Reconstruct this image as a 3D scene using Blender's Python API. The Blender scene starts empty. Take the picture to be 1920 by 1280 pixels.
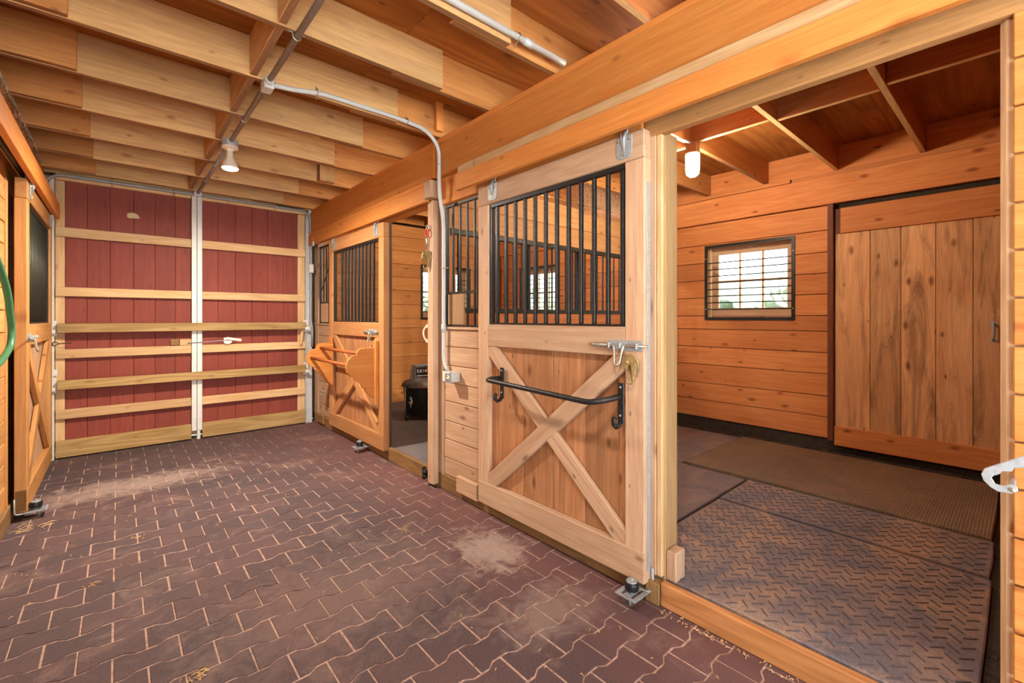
import bpy, bmesh, math, random
from mathutils import Vector, Matrix
random.seed(7)
SC = bpy.context.scene
COL = SC.collection
# ------------------------------------------------------------------ camera
cam = bpy.data.cameras.new('camera'); CAM = bpy.data.objects.new('camera', cam); COL.objects.link(CAM)
cam.sensor_width = 36.0; cam.lens = 36.0*842/1920; cam.shift_y = -44/1920; cam.clip_start = .02
CAM.location = (0, 0, 1.35); CAM.rotation_euler = (math.pi/2, 0, math.radians(-41.2)); SC.camera = CAM
# ------------------------------------------------------------------ world / daylight
WLD = bpy.data.worlds.new('sky'); SC.world = WLD; WLD.use_nodes = True
_bg = WLD.node_tree.nodes['Background']; _bg.inputs[0].default_value = (.80, .92, 1, 1); _bg.inputs[1].default_value = 4.8
_sun = bpy.data.lights.new('sun', 'SUN'); _sun.energy = 52.0; _sun.angle = math.radians(1.5); _sun.color = (.96, 1, 1)
_so = bpy.data.objects.new('sun', _sun); COL.objects.link(_so); _so.rotation_euler = (math.radians(35), 0, math.radians(4))
def daylight_portal(name, loc, rot, sx, sy):
    l = bpy.data.lights.new(name, 'AREA'); l.shape = 'RECTANGLE'; l.size = sx; l.size_y = sy; l.cycles.is_portal = True
    o = bpy.data.objects.new(name, l); COL.objects.link(o); o.location = loc; o.rotation_euler = rot
daylight_portal('daylight_barn_entrance', (.69, -3.45, 1.3), (math.pi/2, 0, 0), 2.4, 2.6)
daylight_portal('daylight_added_side_opening', (-.62, -2.1, 1.2), (0, -math.pi/2, 0), 2.5, 2.6)  # side opening is invented, to throw daylight onto the right wall
daylight_portal('daylight_stall_window', (5.35, 1.98, 1.77), (0, math.pi/2, 0), .8, .9)
daylight_portal('daylight_rear_window', (5.35, 5.2, 1.77), (0, math.pi/2, 0), .8, .9)
daylight_portal('daylight_gable_window', (3.98, 6.4, 1.77), (-math.pi/2, 0, 0), .8, .7)
SC.view_settings.view_transform = 'Standard'; SC.view_settings.look = 'None'
SC.view_settings.exposure = 0.82; SC.view_settings.gamma = 1.0; SC.view_settings.use_curve_mapping = False
SC.cycles.max_bounces = 6; SC.cycles.diffuse_bounces = 4; SC.cycles.glossy_bounces = 2; SC.cycles.transmission_bounces = 2; SC.cycles.adaptive_threshold = .035; SC.cycles.sample_clamp_indirect = 6
LAMP_AISLE, LAMP_STALL = 60.0, 58.0

# ------------------------------------------------------------------ helpers
I4 = Matrix.Identity(4)
WM = {}
def link(o, parent=None, W=I4):
    COL.objects.link(o); WM[o.name] = W.copy()
    if parent is not None:
        o.parent = parent; o.matrix_parent_inverse = WM[parent.name].inverted()
    o.matrix_basis = W
    return o
def tag(o, label, cat=None, group=None, kind=None):
    o['label'] = label
    if cat: o['category'] = cat
    if group: o['group'] = group
    if kind: o['kind'] = kind
    return o
def root(name, loc, label, cat, group=None, kind=None):
    o = bpy.data.objects.new(name, None); o.empty_display_size = .1
    link(o, None, Matrix.Translation(loc)); return tag(o, label, cat, group, kind)
def struct(name, loc, label, cat): return root(name, loc, label, cat, None, 'structure')
def obj(name, me, mat, parent=None, W=I4):
    if mat is not None and (not me.materials): me.materials.append(mat)
    return link(bpy.data.objects.new(name, me), parent, W)
def mk(name, verts, faces, mat, parent=None, W=I4, smooth=False):
    me = bpy.data.meshes.new(name); me.from_pydata([tuple(v) for v in verts], [], faces); me.update()
    if smooth: me.polygons.foreach_set('use_smooth', [True]*len(me.polygons))
    return obj(name, me, mat, parent, W)
_cache = {}
def box_mesh(L, Wd, T, bev, mat):
    k = (round(L, 4), round(Wd, 4), round(T, 4), round(bev, 4), mat.name)
    if k in _cache: return _cache[k]
    bm = bmesh.new(); bmesh.ops.create_cube(bm, size=1.0)
    for v in bm.verts: v.co = Vector((v.co.x*L, v.co.y*Wd, v.co.z*T))
    b = min(bev, T*.3)
    if b > 0: bmesh.ops.bevel(bm, geom=list(bm.edges), offset=b, segments=1, affect='EDGES')
    me = bpy.data.meshes.new('board'); bm.to_mesh(me); bm.free(); me.materials.append(mat); _cache[k] = me
    return me
def bd(name, parent, mat, x0, x1, y0, y1, z0, z1, bev=.003, M=None, tilt=None):
    """axis aligned board: local X runs along its longest side so the grain follows it"""
    d = [abs(x1-x0), abs(y1-y0), abs(z1-z0)]
    a, b, c = sorted(range(3), key=lambda i: -d[i])
    R = Matrix(((0, 0, 0), (0, 0, 0), (0, 0, 0)))
    R[a][0] = 1; R[b][1] = 1; R[c][2] = 1
    if R.determinant() < 0: R[c][2] = -1
    W = Matrix.Translation(((x0+x1)/2, (y0+y1)/2, (z0+z1)/2)) @ R.to_4x4()
    if tilt: W = W @ Matrix.Rotation(tilt[0], 4, tilt[1])
    if M is not None: W = M @ W
    return link(bpy.data.objects.new(name, box_mesh(d[a], d[b], d[c], bev, mat)), parent, W)
def beam(name, parent, mat, p, q, w, t, normal, bev=.003):
    p, q, n = Vector(p), Vector(q), Vector(normal).normalized()
    x = (q-p).normalized(); n = (n-x*n.dot(x)).normalized(); y = n.cross(x)
    W = Matrix.Translation((p+q)/2) @ Matrix((x, y, n)).transposed().to_4x4()
    return link(bpy.data.objects.new(name, box_mesh((q-p).length, w, t, bev, mat)), parent, W)
def fillet(pts, r, n=5):
    P = [Vector(p) for p in pts]; out = [P[0]]
    for i in range(1, len(P)-1):
        a, b, c = P[i-1], P[i], P[i+1]
        u, v = (a-b), (c-b); k = min(r, u.length*.49, v.length*.49)
        s, e = b+u.normalized()*k, b+v.normalized()*k
        for j in range(n+1):
            t = j/n; out.append(s*(1-t)**2 + b*2*t*(1-t) + e*t*t)
    out.append(P[-1]); return out
def sweep(pts, rad, seg=8, closed=False, flat=1.0):
    P = [Vector(p) for p in pts]; n = len(P)
    R = rad if isinstance(rad, (list, tuple)) else [rad]*n
    vs, fs = [], []; up = None
    for i in range(n):
        if closed: t = (P[(i+1) % n]-P[i-1]).normalized()
        else: t = (P[min(i+1, n-1)]-P[max(i-1, 0)]).normalized()
        if up is None:
            up = Vector((0, 0, 1)) if abs(t.z) < .9 else Vector((1, 0, 0))
        up = (up - t*up.dot(t)).normalized(); s = t.cross(up)
        for k in range(seg):
            a = 2*math.pi*k/seg
            vs.append(P[i] + (up*math.cos(a)*flat + s*math.sin(a))*R[i])
    m = n if closed else n-1
    for i in range(m):
        j = (i+1) % n
        for k in range(seg):
            l = (k+1) % seg
            fs.append((i*seg+k, j*seg+k, j*seg+l, i*seg+l))
    if not closed:
        fs.append(tuple(range(seg))); fs.append(tuple((n-1)*seg+k for k in reversed(range(seg))))
    return vs, fs
def tube(name, parent, mat, pts, r, seg=8, closed=False, flat=1.0):
    v, f = sweep(pts, r, seg, closed, flat); return mk(name, v, f, mat, parent, I4, True)
def merge(parts):
    V, Fc = [], []
    for v, f in parts:
        o = len(V); V += [tuple(x) for x in v]; Fc += [tuple(i+o for i in q) for q in f]
    return V, Fc
def cuboid(x0, x1, y0, y1, z0, z1):
    v = [(x, y, z) for x in (x0, x1) for y in (y0, y1) for z in (z0, z1)]
    return v, [(0, 1, 3, 2), (4, 6, 7, 5), (0, 4, 5, 1), (2, 3, 7, 6), (0, 2, 6, 4), (1, 5, 7, 3)]
def lathe(name, parent, mat, prof, W=I4, seg=20, smooth=True):
    vs, fs = [], []; n = len(prof)
    for r, z in prof:
        for k in range(seg):
            a = 2*math.pi*k/seg; vs.append((r*math.cos(a), r*math.sin(a), z))
    for i in range(n-1):
        for k in range(seg):
            l = (k+1) % seg; fs.append((i*seg+k, i*seg+l, (i+1)*seg+l, (i+1)*seg+k))
    fs.append(tuple(reversed(range(seg)))); fs.append(tuple((n-1)*seg+k for k in range(seg)))
    o = mk(name, vs, fs, mat, parent, W, smooth)
    if smooth:
        md = o.modifiers.new('edge', 'EDGE_SPLIT'); md.split_angle = math.radians(40)
    return o
def prism(name, parent, mat, outline, t, W=I4, bev=.002):
    """outline in local XY, thickness t along local Z, rounded edges"""
    bm = bmesh.new(); vs = [bm.verts.new((x, y, -t/2)) for x, y in outline]
    f = bm.faces.new(vs); bm.normal_update()
    if f.normal.z > 0: f.normal_flip()
    e = bmesh.ops.extrude_face_region(bm, geom=[f])
    bmesh.ops.translate(bm, verts=[g for g in e['geom'] if isinstance(g, bmesh.types.BMVert)], vec=(0, 0, t))
    if bev: 
        rim = [ed for ed in bm.edges if abs(ed.verts[0].co.z-ed.verts[1].co.z) < 1e-6]
        bmesh.ops.bevel(bm, geom=rim, offset=min(bev, t*.3), segments=1, affect='EDGES')
    bmesh.ops.recalc_face_normals(bm, faces=bm.faces)
    me = bpy.data.meshes.new(name); bm.to_mesh(me); bm.free()
    return obj(name, me, mat, parent, W)
def frame_xz(y, flip=False):     # local XY -> world XZ plane at y
    return Matrix.Translation((0, y, 0)) @ Matrix.Rotation(math.pi/2, 4, 'X')
def frame_yz(x):                 # local XY -> world YZ plane at x
    return Matrix.Translation((x, 0, 0)) @ Matrix(((0, 0, 1, 0), (1, 0, 0, 0), (0, 1, 0, 0), (0, 0, 0, 1)))
def hexwire(w, h, cell, r, warp=None):
    """chicken wire in local XZ plane"""
    parts = []; dx = cell*math.sqrt(3)/2*2/2; seen = set(); ny = int(h/(cell*.75))+1; nx = int(w/(cell*.866))+1
    def P(x, z):
        x = min(max(x, 0), w); z = min(max(z, 0), h)
        p = Vector((x, 0, z)); return p+warp(x, z) if warp else p
    for j in range(ny):
        for i in range(nx):
            cx = i*cell*.866+(j % 2)*cell*.433; cz = j*cell*.75
            ring = [(cx+cell/2*math.sin(k*math.pi/3), cz+cell/2*math.cos(k*math.pi/3)) for k in range(6)]
            for k in range(6):
                a, b = ring[k], ring[(k+1) % 6]
                key = tuple(sorted(((round(a[0], 3), round(a[1], 3)), (round(b[0], 3), round(b[1], 3)))))
                if key in seen: continue
                seen.add(key); pa, pb = P(*a), P(*b)
                if (pb-pa).length < 1e-4: continue
                parts.append(sweep([pa, pb], r, 3))
    return merge(parts)

# ------------------------------------------------------------------ materials
def S(r, g, b):
    f = lambda c: (c/255/12.92) if c/255 <= .04045 else ((c/255+.055)/1.055)**2.4
    return (f(r), f(g), f(b), 1)
class NT:
    def __init__(s, name):
        s.m = bpy.data.materials.new(name); s.m.use_nodes = True; s.t = s.m.node_tree
        s.b = s.t.nodes['Principled BSDF']; s.out = s.t.nodes['Material Output']
    def n(s, ty, ins=None, **kw):
        nd = s.t.nodes.new(ty)
        for k, v in kw.items(): setattr(nd, k, v)
        for k, v in (ins or {}).items(): s.put(nd.inputs[k], v)
        return nd
    def put(s, sock, v):
        if isinstance(v, bpy.types.NodeSocket): s.t.links.new(v, sock)
        else: sock.default_value = v
    def math(s, op, a, b=0.0, clamp=False):
        nd = s.n('ShaderNodeMath', {0: a, 1: b}, operation=op); nd.use_clamp = clamp; return nd.outputs[0]
    def mix(s, f, a, b, mode='MIX'):
        nd = s.n('ShaderNodeMix', data_type='RGBA', blend_type=mode)
        s.put(nd.inputs[0], f); s.put(nd.inputs[6], a); s.put(nd.inputs[7], b); return nd.outputs[2]
    def ramp(s, f, lo, hi, a=0.0, b=1.0):
        nd = s.n('ShaderNodeMapRange', {0: f, 1: lo, 2: hi, 3: a, 4: b}); nd.clamp = True; return nd.outputs[0]
    def mapv(s, vec, scale):
        return s.n('ShaderNodeVectorMath', {0: vec, 1: scale}, operation='MULTIPLY').outputs[0]
    def noise(s, vec, scale=1.0, detail=4.0, rough=.55, dist=0.0):
        return s.n('ShaderNodeTexNoise', {'Vector': vec, 'Scale': scale, 'Detail': detail, 'Roughness': rough, 'Distortion': dist}).outputs[0]
    def bump(s, h, strength, dist=.01):
        return s.n('ShaderNodeBump', {'Height': h, 'Strength': strength, 'Distance': dist}).outputs[0]
def wood(name, light, dark, knots=.6, rings=.45, grime=0.0, gcol=(40, 28, 18), rough=.62, bump=.25, var=.13, knotcol=None, freq=1.0, edge=None):
    k = NT(name); L, D = S(*light), S(*dark)
    tc = k.n('ShaderNodeTexCoord'); oi = k.n('ShaderNodeObjectInfo')
    off = k.n('ShaderNodeVectorMath', {0: (17.3, 9.1, 5.7)}, operation='SCALE'); k.put(off.inputs[3], oi.outputs['Random'])
    v = k.n('ShaderNodeVectorMath', {0: tc.outputs['Object'], 1: off.outputs[0]}, operation='ADD').outputs[0]
    f1 = k.noise(k.mapv(v, (1.3*freq, 22*freq, 22*freq)), 1, 5, .68, .6)
    f3 = k.noise(k.mapv(v, (2.2*freq, 75*freq, 75*freq)), 1, 4, .6, .3)
    lo = k.noise(k.mapv(v, (.55*freq, 5.5*freq, 5.5*freq)), 1, 2, .45, .2)
    f2 = k.math('MULTIPLY_ADD', k.math('SINE', k.math('MULTIPLY', lo, 62.0)), .5); k.t.nodes[-1].inputs[2].default_value = .5
    t = k.math('ADD', k.math('MULTIPLY', k.ramp(f1, .3, .72), 1-rings), k.math('MULTIPLY', f2, rings))
    t = k.math('ADD', k.math('MULTIPLY', t, .72), k.math('MULTIPLY', k.ramp(f3, .3, .7), .28))
    c = k.mix(t, D, L)
    fine = k.noise(k.mapv(v, (7, 330, 330)), 1, 2, .5)
    c = k.mix(.42, c, k.mix(k.ramp(fine, .3, .7), (.45, .45, .45, 1), (1.0, 1.0, 1.0, 1)), 'MULTIPLY')
    vo = k.n('ShaderNodeTexVoronoi', {'Vector': k.mapv(v, (3.0, 6.5, 0)), 'Scale': 1.0, 'Randomness': 1.0}, voronoi_dimensions='2D')
    kd = k.math('ADD', vo.outputs['Distance'], k.math('MULTIPLY', k.math('SUBTRACT', f1, .5), .10))
    vs_ = k.n('ShaderNodeSeparateColor', {0: vo.outputs['Color']})
    kd = k.math('DIVIDE', kd, k.math('MULTIPLY_ADD', vs_.outputs[1], 1.1)); k.t.nodes[-2].inputs[2].default_value = .35
    kn = k.math('MULTIPLY', k.ramp(kd, .035, .12, 1, 0), k.math('GREATER_THAN', vs_.outputs[0], .62))
    kc = S(*knotcol) if knotcol else (D[0]*.35, D[1]*.28, D[2]*.25, 1)
    c = k.mix(k.math('MULTIPLY', kn, knots), c, kc)
    big = k.noise(k.mapv(v, (.8, 2.6, 2.6)), 1, 3, .6)
    c = k.mix(k.ramp(big, .42, .7, 0, .35), c, (D[0]*.8, D[1]*.8, D[2]*.85, 1))
    if grime:
        g = k.noise(k.mapv(v, (.9, 7, 7)), 1, 6, .7, 1.2)
        c = k.mix(k.ramp(g, .5, .72, 0, grime), c, S(*gcol))
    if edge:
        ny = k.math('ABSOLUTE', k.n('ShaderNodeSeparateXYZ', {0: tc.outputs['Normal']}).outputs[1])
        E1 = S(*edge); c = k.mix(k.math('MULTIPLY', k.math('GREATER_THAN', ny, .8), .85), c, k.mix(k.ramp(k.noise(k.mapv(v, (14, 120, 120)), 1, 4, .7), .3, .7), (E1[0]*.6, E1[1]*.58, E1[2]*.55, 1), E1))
    val = k.ramp(oi.outputs['Random'], 0, 1, 1-var, 1+var)
    hs = k.n('ShaderNodeHueSaturation', {'Value': val, 'Color': c}).outputs[0]
    k.put(k.b.inputs['Base Color'], hs); k.b.inputs['Roughness'].default_value = rough
    k.b.inputs['Specular IOR Level'].default_value = .25
    k.put(k.b.inputs['Normal'], k.bump(k.math('ADD', k.math('MULTIPLY', t, .5), k.math('MULTIPLY', fine, .5)), bump, .004))
    return k.m
def plain(name, c, rough=.5, metal=0.0, noise=0.0, nscale=30.0, bump=0.0, c2=None, spec=.4):
    k = NT(name); tc = k.n('ShaderNodeTexCoord'); A = S(*c)
    if noise or bump:
        f = k.noise(tc.outputs['Object'], nscale, 5, .65)
        B = S(*c2) if c2 else (A[0]*.45, A[1]*.45, A[2]*.45, 1)
        k.put(k.b.inputs['Base Color'], k.mix(k.ramp(f, .42, .68, 0, noise), A, B))
        if bump: k.put(k.b.inputs['Normal'], k.bump(f, bump, .004))
    else: k.b.inputs['Base Color'].default_value = A
    k.b.inputs['Roughness'].default_value = rough; k.b.inputs['Metallic'].default_value = metal
    k.b.inputs['Specular IOR Level'].default_value = spec
    return k.m
def emit(name, c, st):
    k = NT(name); k.b.inputs['Emission Color'].default_value = S(*c); k.b.inputs['Emission Strength'].default_value = st
    k.b.inputs['Base Color'].default_value = S(*c); return k.m
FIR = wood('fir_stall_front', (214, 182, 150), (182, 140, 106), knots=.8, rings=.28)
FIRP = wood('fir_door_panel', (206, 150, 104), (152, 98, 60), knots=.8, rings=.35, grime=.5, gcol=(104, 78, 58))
BEAM = wood('fir_beam', (230, 158, 82), (208, 124, 54), knots=.5, rings=.22)
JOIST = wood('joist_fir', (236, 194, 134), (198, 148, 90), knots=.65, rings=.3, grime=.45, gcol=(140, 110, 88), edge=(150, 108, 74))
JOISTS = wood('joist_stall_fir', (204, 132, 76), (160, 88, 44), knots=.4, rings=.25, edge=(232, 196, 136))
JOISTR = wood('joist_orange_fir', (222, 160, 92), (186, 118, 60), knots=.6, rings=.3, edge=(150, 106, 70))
PLY = wood('roof_plywood', (190, 120, 52), (136, 76, 28), knots=.7, rings=.55, freq=.6, bump=.1)
STALL = wood('stall_lining_board', (222, 152, 90), (188, 108, 58), knots=.85, rings=.3, var=.15)
PART = wood('partition_board', (228, 180, 122), (194, 136, 80), knots=.6, rings=.3)
ENDW = wood('far_stall_board', (232, 172, 104), (204, 132, 68), knots=.7, rings=.3)
DARKP = wood('grimy_post', (118, 92, 66), (82, 62, 44), knots=.3, rings=.2, bump=.8)
PINE = wood('pale_pine', (232, 198, 150), (204, 158, 104), knots=.5, rings=.5, knotcol=(130, 85, 50))
TREAT = wood('treated_lumber', (196, 164, 110), (150, 116, 66), knots=.4, rings=.65, knotcol=(95, 68, 38))
SILL = wood('weathered_sill', (176, 138, 90), (126, 92, 54), knots=.3, rings=.3, grime=.5, gcol=(86, 66, 46), bump=.5)
HEADR = wood('rough_header', (190, 142, 88), (152, 106, 60), knots=.5, rings=.25, bump=.9, rough=.85)
FIR2 = wood('orange_fir_door', (210, 156, 104), (176, 116, 68), knots=.8, rings=.28)
THR = wood('worn_threshold', (206, 146, 90), (158, 100, 54), knots=.5, rings=.6, grime=.2, gcol=(120, 84, 56))
ROUGH = wood('rough_sawn_post', (190, 156, 108), (154, 118, 76), knots=.3, rings=.2, bump=.9, rough=.85)
JAMB = wood('chewed_jamb', (216, 182, 142), (178, 136, 96), knots=.2, rings=.3, bump=.6)
YEL = wood('orange_pine', (214, 148, 78), (188, 112, 48), knots=.7, rings=.4, var=.06)
LEFTW = wood('left_stall_wood', (216, 164, 102), (180, 122, 66), knots=.7, rings=.3, grime=.25, gcol=(120, 92, 64))
STAIN = wood('stained_plank', (242, 192, 140), (208, 148, 100), knots=.95, rings=.35, grime=.85, gcol=(88, 60, 42), var=.24)
DOWEL = wood('dowel_wood', (184, 104, 56), (150, 78, 36), knots=0, rings=.3)
RED = wood('red_barn_paint', (152, 76, 60), (134, 60, 48), knots=.45, rings=.15, knotcol=(100, 48, 38), rough=.6, bump=.15, var=.07)
OSB = wood('grey_board', (176, 142, 104), (140, 108, 74), knots=.1, rings=.1, freq=3)
STEEL = plain('black_steel', (30, 30, 32), .42, .3, .45, 60, .2, (74, 68, 60))
STEELG = plain('dark_green_steel', (50, 52, 44), .5, .3, .3, 50, .1, (80, 76, 62))
GALV = plain('galvanised_steel', (164, 168, 170), .48, .3, .5, 45, .1, (124, 128, 130))
COND = plain('grey_metal_conduit', (150, 150, 148), .5, .2, .3, 25, 0, (120, 116, 112))
DARKW = wood('dark_red_jamb', (128, 74, 50), (92, 50, 34), knots=.3, rings=.3)
ZINC = plain('zinc_hardware', (190, 184, 166), .35, .8, .4, 60, .1, (130, 122, 100))
BRASS = plain('aged_brass', (164, 140, 90), .5, .5, .5, 60, .1, (100, 80, 46))
WHITE = plain('white_painted_metal', (222, 222, 214), .5, .1, .25, 25, .05, (176, 172, 160))
JWHITE = plain('grey_white_jamb', (196, 198, 198), .5, .1, .3, 25, .05, (150, 150, 148))
PVC = plain('grey_pvc_conduit', (206, 211, 208), .45, 0, .2, 18, 0, (176, 180, 176))
BLACK = plain('black_plastic', (24, 24, 26), .4, 0, .25, 40, 0, (52, 48, 44))
GREYP = plain('grey_plastic', (92, 86, 80), .45, 0, .3, 30, 0, (62, 58, 54))
CREAM = plain('cream_porcelain', (228, 220, 196), .4)
GREEN = plain('green_hose_rubber', (58, 112, 76), .4, 0, .2, 40, 0, (40, 86, 56))
REDP = plain('red_plastic', (196, 48, 38), .4)
MUD = plain('dark_packed_dirt', (62, 50, 40), .95, 0, .7, 22, .8, (26, 22, 20))
GRAVEL = plain('bounce_gravel', (190, 193, 194), .95, 0, .4, 3, 0, (166, 168, 168))  # pale, so the added yard reflects daylight up to the joists
GROUND = plain('outdoor_grass', (100, 108, 96), .95, 0, .6, .3, 0, (84, 92, 78))
LEAF = plain('outdoor_leaves', (92, 100, 78), .8, 0, .8, 4, 0, (70, 78, 56))
WIRE = plain('chicken_wire_zinc', (176, 156, 128), .5, .3)
STRAW = plain('dry_straw', (214, 180, 120), .8)
BULB = emit('lit_lamp_face', (255, 232, 196), 16.0)
CAGEG = emit('lit_lamp_glass', (255, 226, 180), 11.0)
def glass_mat():
    k = NT('window_glass'); tr = k.n('ShaderNodeBsdfTransparent', {0: (.96, .98, 1, 1)}); gl = k.n('ShaderNodeBsdfGlossy', {0: (1, 1, 1, 1), 1: .05})
    mx = k.n('ShaderNodeMixShader', {0: .06}); k.t.links.new(tr.outputs[0], mx.inputs[1]); k.t.links.new(gl.outputs[0], mx.inputs[2])
    k.t.links.new(mx.outputs[0], k.out.inputs[0]); return k.m
GLASS = glass_mat()
def paver_mat():
    k = NT('rubber_paver'); oi = k.n('ShaderNodeObjectInfo'); tc = k.n('ShaderNodeTexCoord'); ge = k.n('ShaderNodeNewGeometry')
    pos = ge.outputs['Position']
    vc = k.n('ShaderNodeTexWhiteNoise', {'Vector': k.mapv(oi.outputs['Location'], (7.1, 3.3, 1))}, noise_dimensions='3D').outputs[0]
    base = k.mix(vc, S(90, 71, 73), S(108, 82, 81))
    base = k.mix(k.ramp(k.noise(pos, 1.3, 3, .6), .42, .62, 0, .7), base, S(80, 70, 73))
    base = k.mix(k.ramp(k.noise(pos, 260, 3, .75), .38, .62, .75, 0), base, S(52, 40, 40))
    sx = k.n('ShaderNodeSeparateXYZ', {0: pos})
    red = k.math('MULTIPLY', k.ramp(sx.outputs[0], 1.2, 1.9), k.ramp(k.noise(pos, 2.1, 3), .3, .6, .2, .6))
    base = k.mix(red, base, S(122, 76, 70))
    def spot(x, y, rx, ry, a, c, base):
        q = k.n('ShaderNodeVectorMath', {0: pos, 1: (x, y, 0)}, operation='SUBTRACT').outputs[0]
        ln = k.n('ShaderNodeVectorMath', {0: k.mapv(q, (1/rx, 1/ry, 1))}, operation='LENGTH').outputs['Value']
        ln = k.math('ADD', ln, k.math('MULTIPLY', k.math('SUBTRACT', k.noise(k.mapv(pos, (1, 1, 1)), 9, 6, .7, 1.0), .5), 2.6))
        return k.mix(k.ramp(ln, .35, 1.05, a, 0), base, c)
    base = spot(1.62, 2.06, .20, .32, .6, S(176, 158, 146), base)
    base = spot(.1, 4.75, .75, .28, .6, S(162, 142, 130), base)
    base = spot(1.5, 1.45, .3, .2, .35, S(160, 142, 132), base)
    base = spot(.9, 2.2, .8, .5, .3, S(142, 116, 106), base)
    base = k.mix(k.ramp(k.noise(pos, 2.8, 6, .7, 1.0), .54, .72, 0, .45), base, S(150, 124, 112))
    k.put(k.b.inputs['Base Color'], base); k.b.inputs['Roughness'].default_value = .78; k.b.inputs['Specular IOR Level'].default_value = .3
    k.put(k.b.inputs['Normal'], k.bump(k.noise(pos, 260, 3, .7), .35, .003)); return k.m
PAVER = paver_mat()
SAND = plain('joint_sand', (176, 146, 130), .95, 0, .7, 40, .3, (96, 72, 62))
def mat_rubber(name, a, b, dust, dustamt, ribs=False):
    k = NT(name); pos = k.n('ShaderNodeNewGeometry').outputs['Position']
    c = k.mix(k.ramp(k.noise(pos, 2.2, 4, .6), .35, .65), S(*a), S(*b))
    c = k.mix(k.ramp(k.noise(pos, 3.2, 8, .72, .8), .45, .64, 0, dustamt), c, S(*dust))
    c = k.mix(k.ramp(k.noise(pos, 120, 3, .7), .4, .7, .4, 0), c, (c_ := S(46, 38, 36)))
    k.put(k.b.inputs['Base Color'], c); k.b.inputs['Roughness'].default_value = .62; k.b.inputs['Specular IOR Level'].default_value = .35
    h = k.noise(pos, 160, 3, .7)
    if ribs:
        sx = k.n('ShaderNodeSeparateXYZ', {0: pos})
        h = k.math('MULTIPLY', k.math('SINE', k.math('MULTIPLY', sx.outputs[1], 420.0)), 1.0)
    k.put(k.b.inputs['Normal'], k.bump(h, .5 if ribs else .3, .003)); return k.m
MATA = mat_rubber('tread_rubber', (108, 102, 112), (124, 112, 112), (194, 154, 120), .7)
MATP = mat_rubber('plain_rubber', (112, 104, 110), (126, 112, 110), (180, 148, 122), .4)
MATR = mat_rubber('ribbed_rubber', (116, 98, 78), (130, 106, 82), (164, 128, 94), .35, True)
MATG = mat_rubber('grey_rubber', (98, 98, 104), (112, 110, 112), (140, 124, 108), .4)
# ------------------------------------------------------------------ floor of the aisle
FL = struct('floor', (.69, 2, 0), 'brick red rubber paver floor of the barn aisle', 'floor')
bd('joint_sand', FL, SAND, -.62, 1.96, -3.5, 6.3, -.06, -.0022, 0)
PX, PY = .2116, .1432; HX, AMP = PX/2-.0026, .0105
def paver_outline():
    e, c = PY/2+AMP-.0030, PY/2-AMP-.0030
    top = [(-HX, e), (-.070, e), (-.036, c), (.036, c), (.070, e), (HX, e)]
    return top + [(x, -y) for x, y in reversed(top)]
def paver_geom(zt=0.0, ch=.003):
    o = paver_outline(); n = len(o); vs = []
    ins = [(x-ch*(1 if x > 0 else -1), y-ch*(1 if y > 0 else -1)) for x, y in o]
    for x, y in o: vs.append((x, y, -.05))
    for x, y in o: vs.append((x, y, zt-ch))
    for x, y in ins: vs.append((x, y, zt))
    fs = [tuple(range(2*n, 3*n))[::-1]]
    for a in (0, n):
        for i in range(n):
            j = (i+1) % n; fs.append((a+i, a+n+i, a+n+j, a+j))
    return vs, [f[::-1] for f in fs] if False else fs
def clip_poly(P, axis, val, keep_less):
    out = []
    for i in range(len(P)):
        a, b = P[i], P[(i+1) % len(P)]
        ia = (a[axis] <= val) if keep_less else (a[axis] >= val); ib = (b[axis] <= val) if keep_less else (b[axis] >= val)
        if ia: out.append(a)
        if ia != ib:
            t = (val-a[axis])/(b[axis]-a[axis]); out.append((a[0]+(b[0]-a[0])*t, a[1]+(b[1]-a[1])*t))
    return out
c41, s41 = math.cos(math.radians(41.2)), math.sin(math.radians(41.2))
XL, XR, YF = -.555, 1.925, 6.12
cells = []
for j in range(-35, 36):
    yc = 1.442+PY*j
    if yc-PY/2 > YF: continue
    for i in range(-10, 6):
        xc = 1.25+PX*i + (0 if j % 2 else PX/2)
        if xc-PX/2 > XR-.01 or xc+PX/2 < XL+.01: continue
        d = xc*s41+yc*c41; l = xc*c41-yc*s41
        vis = d > .3 and abs(l/d) < 1.16 and 596+842*1.35/d < 1330
        cells.append((vis, (1/d**2.2 if d > 0 else 0), xc, yc))
cells.sort(key=lambda c: (-c[0], -c[1]))
pv, pf = paver_geom(); pme = bpy.data.meshes.new('paver'); pme.from_pydata(pv, [], pf); pme.update(); pme.materials.append(PAVER)
bmx = bmesh.new(); bmx.from_mesh(pme); bmesh.ops.recalc_face_normals(bmx, faces=bmx.faces); bmx.to_mesh(pme); bmx.free()
field = []
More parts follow.
